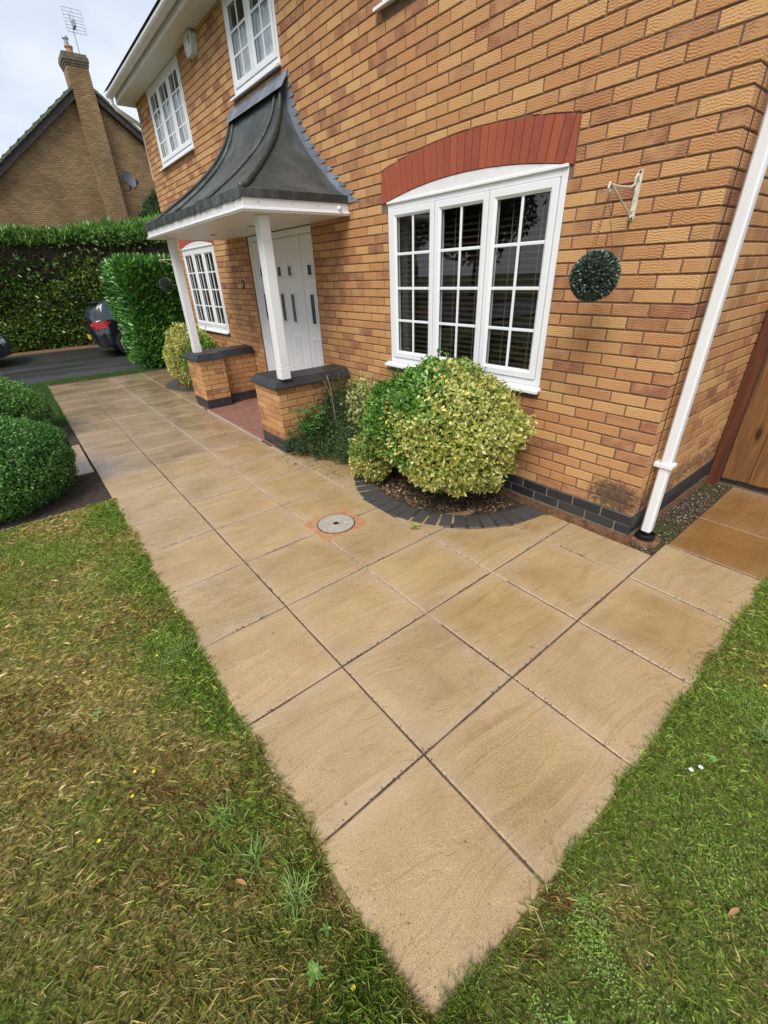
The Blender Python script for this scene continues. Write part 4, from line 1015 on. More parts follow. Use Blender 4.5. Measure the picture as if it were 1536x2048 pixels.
def bracket(x, label, lab2):
    b = empty('wall_bracket', (x, 0, 1.9)); tag(b, label, 'bracket', 'iron hanging brackets on the house front')
    m = MB(); m.prism([(-.014, -.115), (-.010, -.125), (.010, -.125), (.014, -.115), (.014, .095), (.010, .108), (-.010, .108), (-.014, .095)], 1, -.006, -.001); m.obj('back_plate', 'cream_iron', b)
    m = MB(); m.tube([(0, -.006, .06), (0, -.03, .085), (0, -.05, .065), (0, -.045, .04), (0, -.08, .025), (0, -.20, .02), (0, -.29, .022), (0, -.315, .03), (0, -.322, .008), (0, -.305, -.012), (0, -.285, -.004)], .006, 8); m.obj('arm', 'cream_iron', b)
    m = MB(); m.tube([(0, -.28, .018), (0, -.16, -.04), (0, -.05, -.095), (0, -.03, -.115), (0, -.012, -.10), (0, -.02, -.075), (0, -.04, -.085)], .005, 8); m.obj('stay', 'cream_iron', b)
    for z in (.098, -.115):
        m = MB(); m.lathe([(0, 0), (.007, 0), (.006, .003), (0, .004)], (0, 0, 0), 10); o = m.obj('screw', 'chain', b); o.location = (0, -.006, z); o.rotation_euler = (R(90), 0, 0)
    ball = empty('topiary_ball', (x, -.305, 1.505)); tag(ball, lab2, 'hanging plant ball', 'artificial topiary balls hanging by the windows')
    core_mesh('ball_core', (0, 0, 0), (.104,)*3, 'core', ball, 20, .02)
    n = 5200; d = sph(n); d2 = norm(d+sph(n)*.55); r_ = .106+.016*rng.random(n)+.004*lump(d*3); 
    c = np.array([.050, .085, .055])*(rng.uniform(.45, 1.7, n)[:, None]); k = rng.random(n) < .20; c[k] = np.array([.24, .29, .25])*rng.uniform(.7, 1.3, (k.sum(), 1))
    foliage_obj('leaves', [leaves(d*r_[:, None], d2, norm(d+sph(n)*.8), rng.uniform(.010, .017, n), rng.uniform(.008, .012, n), c)], 'plastic_leaf', ball)
    ch = MB(); hook = (0, -.005, .385)
    ch.tube([(0, 0, .405), (.003, 0, .412), (.012, 0, .40), (.010, 0, .385), (0, 0, .375)], .0022, 6)
    for a in (20, 140, 260):
        e_ = (.075*math.cos(R(a)), .075*math.sin(R(a)), .095); ln = 20
        for k in range(ln):
            f0, f1 = k/ln, (k+.72)/ln; q = [tuple((1-f)*h_+f*e for h_, e in zip((0, 0, .372), e_)) for f in (f0, f1)]; ch.tube(q, .0026 if k % 2 else .0018, 5)
    ch.obj('chain', 'chain', ball)
bracket(-.430, 'cream iron bracket with scroll hook screwed to brick right of the big window', 'green ball of small artificial leaves hanging beside the big window')
bracket(-9.0, 'cream iron bracket on the far end of the house front beyond the porch', 'small dark leaf ball hanging against the tall laurel hedge')

# manhole
mh = empty('manhole_cover', (-1.667, -1.413, GZ)); tag(mh, 'round concrete inspection cover set in an orange square in the paving', 'manhole cover')
m = MB(); m.box(-.185, .185, -.21, .21, -.03, .0045, .004); m.obj('square_surround', 'terracotta', mh)
m = MB(); m.lathe([(0, 0), (.155, 0), (.155, .0065), (0, .0065)], (0, 0, 0), 48); m.obj('rubber_ring', 'rubber', mh)
m = MB(); m.lathe([(0, 0), (.147, 0), (.147, .009), (.143, .0105), (.062, .011), (.060, .0085), (.056, .0085), (.054, .0115), (.046, .0115), (.044, .009), (.040, .009), (.038, .012), (.026, .012), (.024, .006), (0, .006)], (0, 0, 0), 48); m.obj('concrete_lid', 'concrete', mh)
m = MB(); m.box(-.003, .003, -.016, .016, .0062, .011, .001); m.box(-.012, .012, -.003, .003, .0062, .010, .001); m.obj('lifting_slot', 'rubber', mh)

# setts rings
def ring(c, a0, a1, label):
    e_ = empty('edging_ring', (0, 0, 0)); tag(e_, label, 'edging', 'curved dark sett edgings round the beds')
    ro, ri = c[2], c[2]-.215; n = int((a1-a0)*ro/.118)
    for k in range(n):
        am = a0+(a1-a0)*(k+.5)/n+rnd.uniform(-.003, .003); w0 = .100
        m = MB(); w2 = w0/2; V = [(ri+.002, -w2*.90), (ro-.002, -w2), (ro-.002, w2), (ri+.002, w2*.90)]
        cc, ss = math.cos(am), math.sin(am); P = [(x*cc-y_*ss+c[0], x*ss+y_*cc+c[1]) for x, y_ in V]
        pr = [(p[0]*.0+p[0], p[1]) for p in P]; cxp = sum(p[0] for p in P)/4; cyp = sum(p[1] for p in P)/4; zt = GZ+.001+rnd.uniform(-.002, .003)
        In = [(p[0]+(cxp-p[0])*.07, p[1]+(cyp-p[1])*.05) for p in P]
        PV = [(*p, GZ-.05) for p in P]+[(*p, zt-.005) for p in P]+[(*p, zt+.002) for p in In]
        PF = [(0, 1, 5, 4), (1, 2, 6, 5), (2, 3, 7, 6), (3, 0, 4, 7), (4, 5, 9, 8), (5, 6, 10, 9), (6, 7, 11, 10), (7, 4, 8, 11), (8, 9, 10, 11)]
        m.add([(x-cxp, y_-cyp, z) for x, y_, z in PV], PF); m.obj('sett', 'sett', e_, loc=(cxp, cyp, 0))
    # soil inside
    V = [(c[0], c[1], GZ-.004)]; F = []; nr, na = 9, 40
    for i in range(1, nr+1):
        for k in range(na+1):
            a = a0+(a1-a0)*k/na; r_ = (ro+.004)*i/nr if i == nr else (ri+.0)*i/(nr-1); z = GZ-.012+(.02*(1-(i/nr))**.5)+.006*float(lump(np.array([[r_*math.cos(a)*7, r_*math.sin(a)*7, 0]]))[0]) if i < nr else GZ-.0055
            V.append((c[0]+r_*math.cos(a), min(c[1]+r_*math.sin(a), -.003), z))
    for k in range(na): F.append((0, 1+k, 2+k))
    for i in range(nr-1):
        for k in range(na): a_ = 1+i*(na+1)+k; F.append((a_, a_+na+1, a_+na+2, a_+1))
    tag(link('soil_bed', mesh('soil_bed', V, F, 'soil', smooth=True)), kind='structure')
    n = 2300; r_ = np.sqrt(rng.uniform(.15, 1, n))*(ri-.01); a = rng.uniform(a0, a1, n)
    P = np.c_[c[0]+r_*np.cos(a), np.minimum(c[1]+r_*np.sin(a), -.01), np.full(n, GZ+.0)+rng.uniform(-.004, .012, n)]
    cc = np.array([.30, .17, .09])*rng.uniform(.25, 1.5, n)[:, None]; k = rng.random(n) < .3; cc[k] = np.array([.62, .46, .30])*rng.uniform(.6, 1.2, (k.sum(), 1))
    D_ = sph(n); D_[:, 2] = np.abs(D_[:, 2])*.25
    lf = foliage_obj('fallen_leaves', [leaves(P, D_, np.tile([0, 0, 1.], (n, 1))+sph(n)*.5, rng.uniform(.015, .045, n), rng.uniform(.004, .014, n), cc, simple=True)], 'blade'); tag(lf, kind='stuff')
ring(RING1, R(182.5), R(357.0), 'curved ring of dark granite setts round the bed under the big window')
ring(RING2, R(184), R(340), 'ring of dark setts round the bed of the far yellow shrub')

# ================================================================== GATE
gate = empty('wooden_gate', (0, 0, 0)); tag(gate, 'orange brown close boarded timber gate closing the side passage', 'gate')
m = MB(); m.box(.004, .085, 1.56, 1.66, -.24, 2.1, .004); m.obj('post', 'postwood', gate)
x = .092; k = 0
while x < 1.5:
    w_ = .098; m = MB(); yb_ = 1.625 if k % 2 == 0 else 1.637; m.box(0, w_+.012, 0, .018, -.17, 2.0+.03*math.sin(x*3), .003); o = m.obj('board', 'board', gate, loc=(x, yb_, 0)); x += w_+.002; k += 1
m = MB(); m.box(.10, 1.5, 1.658, 1.70, .1, .2, .004); m.box(.10, 1.5, 1.658, 1.70, 1.6, 1.7, .004); m.obj('rail', 'board', gate)

# ================================================================== NEIGHBOUR HOUSE
nh = empty('neighbour_house', (0, 0, 0)); tag(nh, 'brown brick gable end with tall external chimney behind the laurel hedge', 'house')
gx = -24.5; ay, az, sl = 2.5, 8.60, .80; yl, yr = -6.0, 9.0
m = MB(); m.prism([(yl, -.3), (yr, -.3), (yr, az-.15-sl*(yr-ay)), (ay, az-.15), (yl, az-.15-sl*(ay-yl))], 0, gx-9, gx); m.obj('wall', 'farbrick', nh)
def roofslope(sgn):
    m = MB(); n = 26; ye = yr+.3 if sgn > 0 else yl-.3; L_ = abs(ye-ay); V = []; F = []
    for k in range(n):
        f0, f1 = k/n, (k+1)/n; ya, yb_ = ay+sgn*L_*f0, ay+sgn*L_*(f1+.01); za, zb = az+.03-sl*L_*f0, az+.06-sl*L_*f1
        m.prism([(ya, za-.10), (yb_, zb-.16), (yb_, zb), (ya, za)], 0, gx-9, gx+.28)
    m.obj('roof', 'tile', nh)
    m = MB(); ye2 = ye; m.prism([(ay, az-.06), (ye2, az-.06-sl*L_), (ye2, az-.30-sl*L_), (ay, az-.30)], 0, gx+.01, gx+.245); m.obj('bargeboard', 'tile', nh)
    m = MB()
    for k in range(40):
        f0, f1 = k/40, (k+.96)/40; ya, yb_ = ay+sgn*L_*f0, ay+sgn*L_*f1; za, zb = az+.085-sl*L_*f0, az+.093-sl*L_*f1
        m.prism([(ya, za-.10), (yb_, zb-.10), (yb_, zb+.005), (ya, za)], 0, gx+.16, gx+.31)
    m.obj('verge_tiles', 'verge', nh)
roofslope(1); roofslope(-1)
m = MB(); m.box(gx-.5, gx+.32, 2.10, 2.86, -.3, 9.0); ch = m.obj('chimney', 'farbrick', nh)
m = MB()
for k, (d, z0, z1) in enumerate(((.02, 8.95, 9.02), (.045, 9.02, 9.10), (.07, 9.10, 9.25), (.04, 9.25, 9.33))): m.box(gx-.5-d, gx+.32+d, 2.10-d, 2.86+d, z0+.001, z1, .004)
MAT['cap'] = plain('cap_brick_weathered', (.15, .125, .085), .85, .4, 9, bmp=.01)
m.obj('chimney_cap', 'cap', ch)
m = MB(); m.lathe([(0, 0), (.13, 0), (.12, .22), (.15, .25), (.15, .29), (.11, .29)], (gx-.1, 2.45, 9.33), 20); m.obj('chimney_pot', 'terracotta', ch)
m = MB(); m.lathe([(0, 0), (.075, 0), (.075, .18), (.11, .2), (.1, .26), (0, .28)], (gx-.1, 2.42, 9.62), 16); m.obj('cowl', 'steel', ch)
ae = empty('tv_aerial', (gx-.1, 2.78, 9.33)); tag(ae, 'grid television aerial on a thin mast above the neighbouring chimney', 'aerial')
m = MB(); m.tube([(0, 0, 0), (0, .01, 1.25)], .016, 8); m.obj('mast', 'steel', ae)
def grid_panel(y0, y1, z0, z1):
    m = MB(); r_ = .007
    for k in range(4): z = z0+(z1-z0)*k/3; m.tube([(.1, y0, z), (.1, y1, z)], r_, 5)
    for k in range(3): y_ = y0+(y1-y0)*k/2; m.tube([(.1, y_, z0), (.1, y_, z1)], r_, 5)
    m.obj('reflector', 'steel', ae)
grid_panel(-.22, .42, 1.06, 1.36); grid_panel(-.22, .42, .70, .98)
m = MB(); m.tube([(.1, .08, 1.0), (.35, .02, .92)], .02, 6); m.box(.05, .42, -.02, .06, .78, .98, .01); m.obj('boom', 'steel', ae)
di = empty('satellite_dish', (gx+.45, 3.30, 5.50)); tag(di, 'grey satellite dish on the gable wall right of the chimney', 'satellite dish')
V = []; F = []; nr, na = 6, 24
for i in range(nr+1):
    for k in range(na): a = 2*math.pi*k/na; r_ = i/nr; V.append((-.10+.10*r_*r_, .27*r_*math.cos(a), .30*r_*math.sin(a)))
for i in range(nr):
    for k in range(na): F.append((i*na+k, i*na+(k+1) % na, (i+1)*na+(k+1) % na, (i+1)*na+k))
do = link('dish', mesh('dish', V, F, plain('dish_grey', (.12, .13, .15), .5, .1) and 'steel', smooth=True), di); do.data.materials[0] = plain('dish_face', (.11, .12, .14), .5, .15, 30); do.rotation_euler = (0, R(-22), R(25))
m = MB(); m.tube([(-.05, 0, -.28), (.12, .1, -.36), (.34, .18, -.18)], .015, 6); m.tube([(-.15, 0, -.05), (-.2, -.02, -.3), (-.4, -.02, -.36)], .025, 6); m.box(.30, .38, .13, .23, -.22, -.08, .01); m.obj('arm', 'black', di)
# second roof beyond
nb2 = empty('neighbour_outbuilding', (0, 0, 0)); tag(nb2, 'dark roofed wing seen past the left end of the gable', 'building')
m = MB(); m.box(-36, -30.5, -14, -2.2, -.3, 5.2); m.obj('wall', 'farbrick', nb2)
m = MB(); m.prism([(-37, 5.1), (-29.9, 5.1), (-33.2, 7.35)], 1, -15, -1.2); m.obj('roof', 'tile', nb2)

# ================================================================== VEGETATION
def box_hedge(name, x0, x1, y0, y1, z0, z1, n, ln, wd, cfun, label, cat, mat, up_=.3, face_w=(1, .35, .5), bulge=.15, corecol='core', dens=None, ph=0, group=None, simple=False, core_in=.16):
    h = empty(name, ((x0+x1)/2, (y0+y1)/2, z0)); h.location = (0, 0, 0); tag(h, label, cat, group)
    m = MB(); m.box(x0, x1-core_in, y0+core_in, y1-core_in, z0, z1-core_in); m.obj('twigs', corecol, h)  # solid filler box
    tot = sum(face_w); parts = []
    cnt = [int(n*w_/tot) for w_ in face_w]
    P = []; Nn = []
    a, b_, c_ = cnt
    u = rng.random((a, 2)); P.append(np.c_[np.full(a, x1), y0+(y1-y0)*u[:, 0], z0+(z1-z0)*u[:, 1]]); Nn.append(np.tile([1., 0, 0], (a, 1)))
    u = rng.random((b_, 2)); sd_ = rng.random(b_) < .75; P.append(np.c_[x0+(x1-x0)*u[:, 0], np.where(sd_, y0, y1), z0+(z1-z0)*u[:, 1]]); Nn.append(np.c_[np.zeros(b_), np.where(sd_, -1., 1.), np.zeros(b_)])
    u = rng.random((c_, 2)); P.append(np.c_[x0+(x1-x0)*u[:, 0], y0+(y1-y0)*u[:, 1], np.full(c_, z1)]); Nn.append(np.tile([0., 0, 1], (c_, 1)))
    P = np.concatenate(P); Nn = np.concatenate(Nn)
    P = P+Nn*(bulge*lump(P, .9, ph)[:, None]-rng.random(len(P))[:, None]**1.5*.22)
    if dens is not None:
        k = rng.random(len(P)) < dens(P); P = P[k]; Nn = Nn[k]
    D = norm(Nn*.8+sph(len(P))*.75+np.array([0, 0, up_])); cm, ce = cfun(P)
    l_ = ln*rng.uniform(.6, 1.3, len(P)); w_ = wd*rng.uniform(.7, 1.2, len(P))
    foliage_obj('foliage', [leaves(P, D, norm(Nn+sph(len(P))*.7+np.array([0, 0, .5])), l_, w_, cm, ce, simple=simple)], mat, h)
    return h
def pal(P, cols, jit=.35, w=None, ph=0, s=1.0):
    n = len(P); cols = np.array(cols); t_ = np.clip((lump(P, s, ph)*.5+.5)+rng.normal(0, .22, n), 0, .999); 
    idx = t_*(len(cols)-1); i0 = np.floor(idx).astype(int); f = (idx-i0)[:, None]; i1 = np.minimum(i0+1, len(cols)-1)
    c = cols[i0]*(1-f)+cols[i1]*f; return c*rng.uniform(1-jit, 1+jit, (n, 1))
def c_laurel(P):
    c = pal(P, [(.045, .105, .016), (.10, .185, .03), (.21, .30, .06)], .35, s=.8)
    top = P[:, 2] > 2.72; c[top] = pal(P[top], [(.08, .20, .035), (.12, .27, .05), (.18, .33, .07)], .3)
    hi = rng.random(len(P)) < .10; c[hi] = np.array([.38, .43, .17])*rng.uniform(.7, 1.3, (hi.sum(), 1))
    return c, c
def d_laurel(P):
    d = np.ones(len(P)); z = P[:, 2]
    lim = 1.65+.28*np.sin(P[:, 1]*1.1+.6)+.3*lump(P, 1.3, 2)-.12*(P[:, 1])
    mid = (z < 2.68) & (P[:, 0] > -17.9); d = np.where(mid & (z > lim), .26, d); d = np.where(mid & (z > 2.3), .07, d); return d
box_hedge('laurel_hedge', -19.4, -17.35, -14, 12, -.22, 3.02, 150000, .17, .07, c_laurel, 'very long tall laurel hedge across the road with bare brown band under its green top', 'hedge', 'leaf_gloss', dens=d_laurel, face_w=(1, .12, .28), bulge=.16, corecol='twig', core_in=.13, simple=True)
# new growth along the hedge top
n = 26000; P = np.c_[rng.uniform(-19.2, -17.25, n), rng.uniform(-14, 12, n), rng.uniform(2.72, 3.12, n)]; P[:, 2] += .16*lump(P, 1.1, 3)+np.clip((P[:, 1]-.2)*.10, -.15, .35)*(P[:, 2]-2.6)/.4
c = pal(P, [(.10, .24, .04), (.16, .34, .06), (.27, .44, .11)], .3); D = norm(sph(n)*.6+np.array([.35, 0, 1.0]))
hs = empty('hedge_shoots', (0, 0, 0)); tag(hs, kind='stuff'); hs_o = foliage_obj('shoots', [leaves(P, D, sph(n), rng.uniform(.14, .26, n), rng.uniform(.04, .075, n), c, simple=True)], 'leaf', hs); hs_o['kind'] = 'stuff'
# litter & brown twigs sticks in the hedge face
tw = MB()
for k in range(520):
    y_ = rnd.uniform(-5, 4); z_ = rnd.uniform(.4, 2.5); tw.tube([(-17.50+rnd.uniform(-.05, .12), y_, z_), (-17.44+rnd.uniform(-.03, .14), y_+rnd.uniform(-.15, .15), z_+rnd.uniform(.2, .5))], .010, 4, cap=False)
tw.obj('bare_twigs', 'twig', hs)['kind'] = 'stuff'
# tall shrub behind hedge near the dish
def blob(name, c, r, n, ln, wd, cols, label, cat, mat='leaf', edge=None, upb=.3, simple=False, shell=.35, lumps=.14, ph=0, flat=None, group=None, corecol='core', cs=.80, gz=None, fn=None, s=1.6, dscat=.7, shoots=0):
    o = empty(name, (c[0], c[1], gz if gz is not None else c[2]-r[2])); base = np.array(o.location)
    tag(o, label, cat, group)
    cc = np.array(c)-base
    core_mesh('shade_core', cc, np.array(r)*cs, corecol, o, 24, lumps, flat=(None if flat is None else flat-base[2]), ph=ph)  # solid dark filler, blocks see-through and paints the shaded gaps between leaves
    d = sph(n); rad = 1+lumps*lump(d*1.5, 1, ph)+.05*lump(d*5, 1, ph+2)-rng.random(n)**1.6*shell*(1-.0)
    P = cc+d*np.array(r)*rad[:, None]
    if flat is not None:
        k = P[:, 2] > flat-base[2]; P, d = P[k], d[k]
    Dx = norm(d*.7+sph(len(P))*dscat+np.array([0, 0, upb]))
    if shoots:
        ds = sph(shoots); ds[:, 2] = np.abs(ds[:, 2])*.9-.15; ds = norm(ds); rs = .93+lumps*lump(ds*1.5, 1, ph)+.05*lump(ds*5, 1, ph+2); Ps = cc+ds*np.array(r)*rs[:, None]; dr_ = norm(ds*.8+np.array([0, 0, .7])+sph(shoots)*.35); Ls = rng.uniform(.05, .13, shoots)*(ln/.04)**.5
        for j in range(9):
            q_ = Ps+dr_*(Ls*j/8)[:, None]+rng.normal(0, .004, Ps.shape); P = np.concatenate([P, q_]); d = np.concatenate([d, ds]); Dx = np.concatenate([Dx, norm(dr_*.6+sph(shoots)*.9)])
    Pw = P+base
    cm, ce = fn(Pw) if fn else (pal(Pw, cols, .3, ph=ph, s=s),)*2
    D = Dx; Nn = norm(d*1.2+sph(len(P))*.6)
    foliage_obj('leaves', [leaves(P, D, Nn, ln*rng.uniform(.6, 1.25, len(P)), wd*rng.uniform(.7, 1.2, len(P)), cm, ce, simple=simple)], mat, o)
    return o
blob('conifer_shrub', (-22.2, 3.55, 2.6), (1.2, .75, 2.0), 12000, .24, .07, [(.020, .05, .016), (.04, .09, .03), (.07, .15, .05)], 'dark green shrub rising above the hedge top below the satellite dish', 'shrub', simple=True, upb=1.0, gz=-.22)
blob('conifer_shrub', (-21.6, 4.9, 2.7), (1.1, .75, 1.9), 12000, .24, .07, [(.03, .07, .02), (.055, .12, .035), (.09, .17, .05)], 'dark shrub above the hedge where it meets the house corner', 'shrub', simple=True, upb=1.0, ph=2, gz=-.22)

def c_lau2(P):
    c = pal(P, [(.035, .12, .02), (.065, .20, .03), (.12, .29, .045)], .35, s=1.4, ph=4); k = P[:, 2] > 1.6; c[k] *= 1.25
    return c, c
box_hedge('laurel_block', -12.2, -10.55, -.74, 2.2, -.22, 1.92, 34000, .15, .042, c_lau2, 'tall square cut block of bright green laurel at the end of the house', 'hedge', 'leaf_gloss', up_=.75, face_w=(1, .7, .5), bulge=.10, core_in=.2)

# topiary mounds on the left
tcol = [(.036, .105, .02), (.07, .18, .034), (.14, .29, .055)]
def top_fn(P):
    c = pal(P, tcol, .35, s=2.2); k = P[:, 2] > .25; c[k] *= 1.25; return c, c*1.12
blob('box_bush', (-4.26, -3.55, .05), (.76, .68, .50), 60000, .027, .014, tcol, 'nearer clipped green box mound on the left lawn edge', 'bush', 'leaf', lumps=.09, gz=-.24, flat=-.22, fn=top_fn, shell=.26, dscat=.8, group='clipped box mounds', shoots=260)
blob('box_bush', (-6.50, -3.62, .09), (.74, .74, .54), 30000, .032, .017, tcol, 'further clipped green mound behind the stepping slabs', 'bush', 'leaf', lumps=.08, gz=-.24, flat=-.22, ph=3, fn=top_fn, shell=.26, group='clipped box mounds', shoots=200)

# variegated euonymus
def euo(P, gmask):
    n = len(P); g = pal(P, [(.06, .155, .02), (.11, .245, .03), (.18, .33, .055)], .3, s=2)
    ye = pal(P, [(.50, .47, .08), (.68, .61, .15), (.80, .74, .30)], .2, s=3)
    vm = pal(P, [(.10, .19, .03), (.18, .28, .05)], .3)
    m_ = gmask(P)[:, None]
    cm = np.where(m_, g, vm); ce = np.where(m_, g*1.15, ye)
    gold = (rng.random(n) < .12) & ~m_[:, 0]; cm[gold] = ye[gold]
    return cm, ce
def gm1(P):
    s_ = (P[:, 0]+1.20)*-1.35+(P[:, 2]-.42)*1.25+.50*lump(P, 3.0, 1)+rng.normal(0, .24, len(P))-.5*(P[:, 2] < .14)+.25*np.sin(P[:, 0]*9+P[:, 2]*11)
    low = (P[:, 2] < .0) & (np.abs(P[:, 0]+1.30) < .12)
    return (s_ > .42) | low | (rng.random(len(P)) < .04)
blob('euonymus_bush', (-1.47, -.44, .40), (.77, .46, .52), 34000, .040, .019, None, 'big rounded euonymus, green on one side and yellow variegated on the other, under the window', 'bush', 'leaf_gloss', lumps=.19, gz=GZ, flat=-.10, fn=lambda P: euo(P, gm1), shell=.34, ph=1.3, upb=.28, cs=.72, dscat=.95, shoots=230)
blob('euonymus_bush', (-2.13, -.66, .02), (.23, .20, .24), 4600, .032, .016, None, 'low yellow green euonymus tuft spilling over the left end of the dark setts', 'bush', 'leaf_gloss', lumps=.2, gz=GZ, flat=-.2, fn=lambda P: euo(P, lambda q: (q[:, 2] > .05) & (rng.random(len(q)) < .6)), shell=.4, upb=.6, cs=.6)
m = MB()
for k in range(9):
    a = rnd.uniform(0, 6.28); m.tube([(-1.50+.05*math.cos(a), -.42+.05*math.sin(a), -.22), (-1.5+.22*math.cos(a), -.42+.15*math.sin(a), .02), (-1.5+.4*math.cos(a), -.42+.25*math.sin(a), .3)], [.014, .010, .006], 6)
tag(m.obj('bush_stems', 'twig'), kind='stuff')
blob('euonymus_bush', (-8.05, -.42, .28), (.95, .42, .56), 14000, .045, .024, None, 'yellow variegated euonymus in the far ring beyond the porch', 'bush', 'leaf_gloss', lumps=.15, gz=GZ, flat=-.2, fn=lambda P: euo(P, lambda q: (q[:, 0] > -7.5) & (q[:, 2] > .1)), shell=.3, ph=2.1, upb=.5, shoots=90)
# variegated shrub behind the rosemary
def euw(P):
    cm = pal(P, [(.12, .20, .05), (.20, .30, .09)], .3); ce = pal(P, [(.50, .50, .15), (.66, .64, .28)], .22); return cm, ce
blob('variegated_shrub', (-2.66, -.26, .22), (.33, .22, .36), 3800, .042, .019, None, 'cream edged variegated shrub between the porch wall and the big bush', 'shrub', 'leaf_gloss', lumps=.25, gz=GZ, flat=-.2, fn=euw, shell=.4, ph=5, upb=.5, cs=.6, shoots=60)
# rosemary: low spiky mass
def rosemary():
    o = empty('rosemary_bush', (0, 0, 0)); tag(o, 'low dark needle leaved rosemary sprawling at the foot of the near pier', 'shrub')
    core_mesh('shade_core', (-2.85, -.34, -.10), (.42, .20, .22), 'core', o, 20, .15, flat=-.22)  # dark filler body, shade inside the needles put into its colour
    parts = []; nst = 2100
    bx = rng.uniform(-3.38, -2.22, nst); fr_ = -1.02+(bx+3.4)*.46; v_ = rng.random(nst)**.8; by = fr_+(-.06-fr_)*v_
    b = np.c_[bx, by, np.full(nst, -.20)]; rr = np.clip(1-v_*1.6, 0, 1); th = np.full(nst, -1.2)+rng.normal(0, .8, nst)
    hgt = .14+.42*np.clip(v_*1.7, 0, 1)*(1-.5*np.clip((bx+2.6)*2.2, 0, 1))+.05*rng.normal(size=nst); hgt = np.clip(hgt, .07, .60)
    lean = np.c_[.10*rr*np.cos(th), .10*rr*np.sin(th), np.zeros(nst)]
    for q in range(20):
        f = (q+rng.random(nst))/20; P = b+lean*f[:, None]+np.c_[np.zeros((nst, 2)), hgt*f]; P += rng.normal(0, .006, P.shape)
        D = norm(sph(nst)*1.0+np.array([0, 0, .55])+lean*2); c = pal(P, [(.030, .062, .020), (.058, .11, .032), (.10, .165, .055)], .35)
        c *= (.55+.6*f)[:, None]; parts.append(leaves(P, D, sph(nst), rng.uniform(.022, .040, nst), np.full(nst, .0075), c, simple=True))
    foliage_obj('needles', parts, 'leaf', o)
    # climbing dark sprigs against the pier
    nst = 260; P0 = np.c_[rng.uniform(-3.36, -2.75, nst), rng.uniform(-.5, -.08, nst), np.full(nst, -.1)]; parts = []
    for q in range(30):
        f = (q+rng.random(nst))/30; P = P0+np.c_[.05*np.sin(f*4+P0[:, 0]*20), .03*np.cos(f*5), f*rng.uniform(.40, .74, nst)]
        c = pal(P, [(.02, .04, .014), (.045, .08, .022)], .35); parts.append(leaves(P, norm(sph(nst)+np.array([0, 0, .5])), sph(nst), rng.uniform(.02, .035, nst), np.full(nst, .011), c, simple=True))
    foliage_obj('sprigs', parts, 'leaf', o)
rosemary()
# compound leaved plant
def rose_plant():
    o = empty('leafy_plant', (-3.17, -.60, GZ)); tag(o, 'bright green broad leaved plant between the brick pier and the rosemary', 'plant')
    parts = []; m = MB()
    for k in range(46):
        a = rnd.uniform(0, 6.28); h = rnd.uniform(.22, .56); tip = Vector((.24*math.cos(a)*rnd.random()+.04, .20*math.sin(a)*rnd.random()-.14, h))
        m.tube([(0, 0, 0), tuple(tip*.6), tuple(tip)], .0025, 5)
        nl = 7; P = np.tile(np.array(tip), (nl, 1))+rng.normal(0, .004, (nl, 3)); ang = np.linspace(0, 2*np.pi, nl, endpoint=False)+rnd.random()
        D = np.c_[np.cos(ang), np.sin(ang), np.full(nl, .10)]; P = P+D*.022*rng.random((nl, 1))
        c = np.array([.085, .24, .05])*rng.uniform(.6, 1.35, (nl, 1)); parts.append(leaves(P, D, np.tile([0, 0, 1.], (nl, 1))+sph(nl)*.25, rng.uniform(.03, .055, nl), rng.uniform(.018, .028, nl), c, c*1.1))
    foliage_obj('leaves', parts, 'leaf', o); m.obj('stems', 'twig', o)
rose_plant()
m = MB(); m.tube([(-2.95, -.50, -.1), (-3.02, -.48, .2), (-3.12, -.45, .48), (-3.22, -.42, .60)], .004, 6); m.tube([(-3.0, -.5, .1), (-3.08, -.47, .4), (-3.16, -.5, .57)], .003, 6); tag(m.obj('dry_stem', 'cord'), 'dry bare stem arching up over the coping of the near porch wall', 'stem')
# small variegated sprig lying on the paving
n = 16; P = np.tile([-1.19, -.99, GZ+.006], (n, 1))+np.c_[rng.normal(0, .012, (n, 2)), rng.uniform(0, .012, n)]; D = sph(n); D[:, 2] = np.abs(D[:, 2])*.5; cm = np.tile([.2, .3, .06], (n, 1)); ce = np.tile([.6, .58, .16], (n, 1))
sp_ = foliage_obj('leaf_sprig', [leaves(P, D, np.tile([0, 0, 1.], (n, 1)), .035, .017, cm, ce)], 'leaf'); sp_['kind'] = 'thing'; tag(sp_, 'little yellow green sprig lying on the paving in front of the curved setts', 'sprig')
n = 260; P = np.c_[rng.uniform(-3.4, -2.3, n), rng.uniform(-1.15, -.8, n), np.full(n, GZ+.004)]; P[:, 1] += .25*(P[:, 0]+3.4)*.9; D = sph(n); D[:, 2] = np.abs(D[:, 2])*.1; c = np.array([.06, .08, .025])*rng.uniform(.4, 1.8, (n, 1))
tag(foliage_obj('garden_debris', [leaves(P, D, np.tile([0, 0, 1.], (n, 1)), rng.uniform(.015, .05, n), rng.uniform(.002, .006, n), c, simple=True)], 'blade'), kind='stuff')

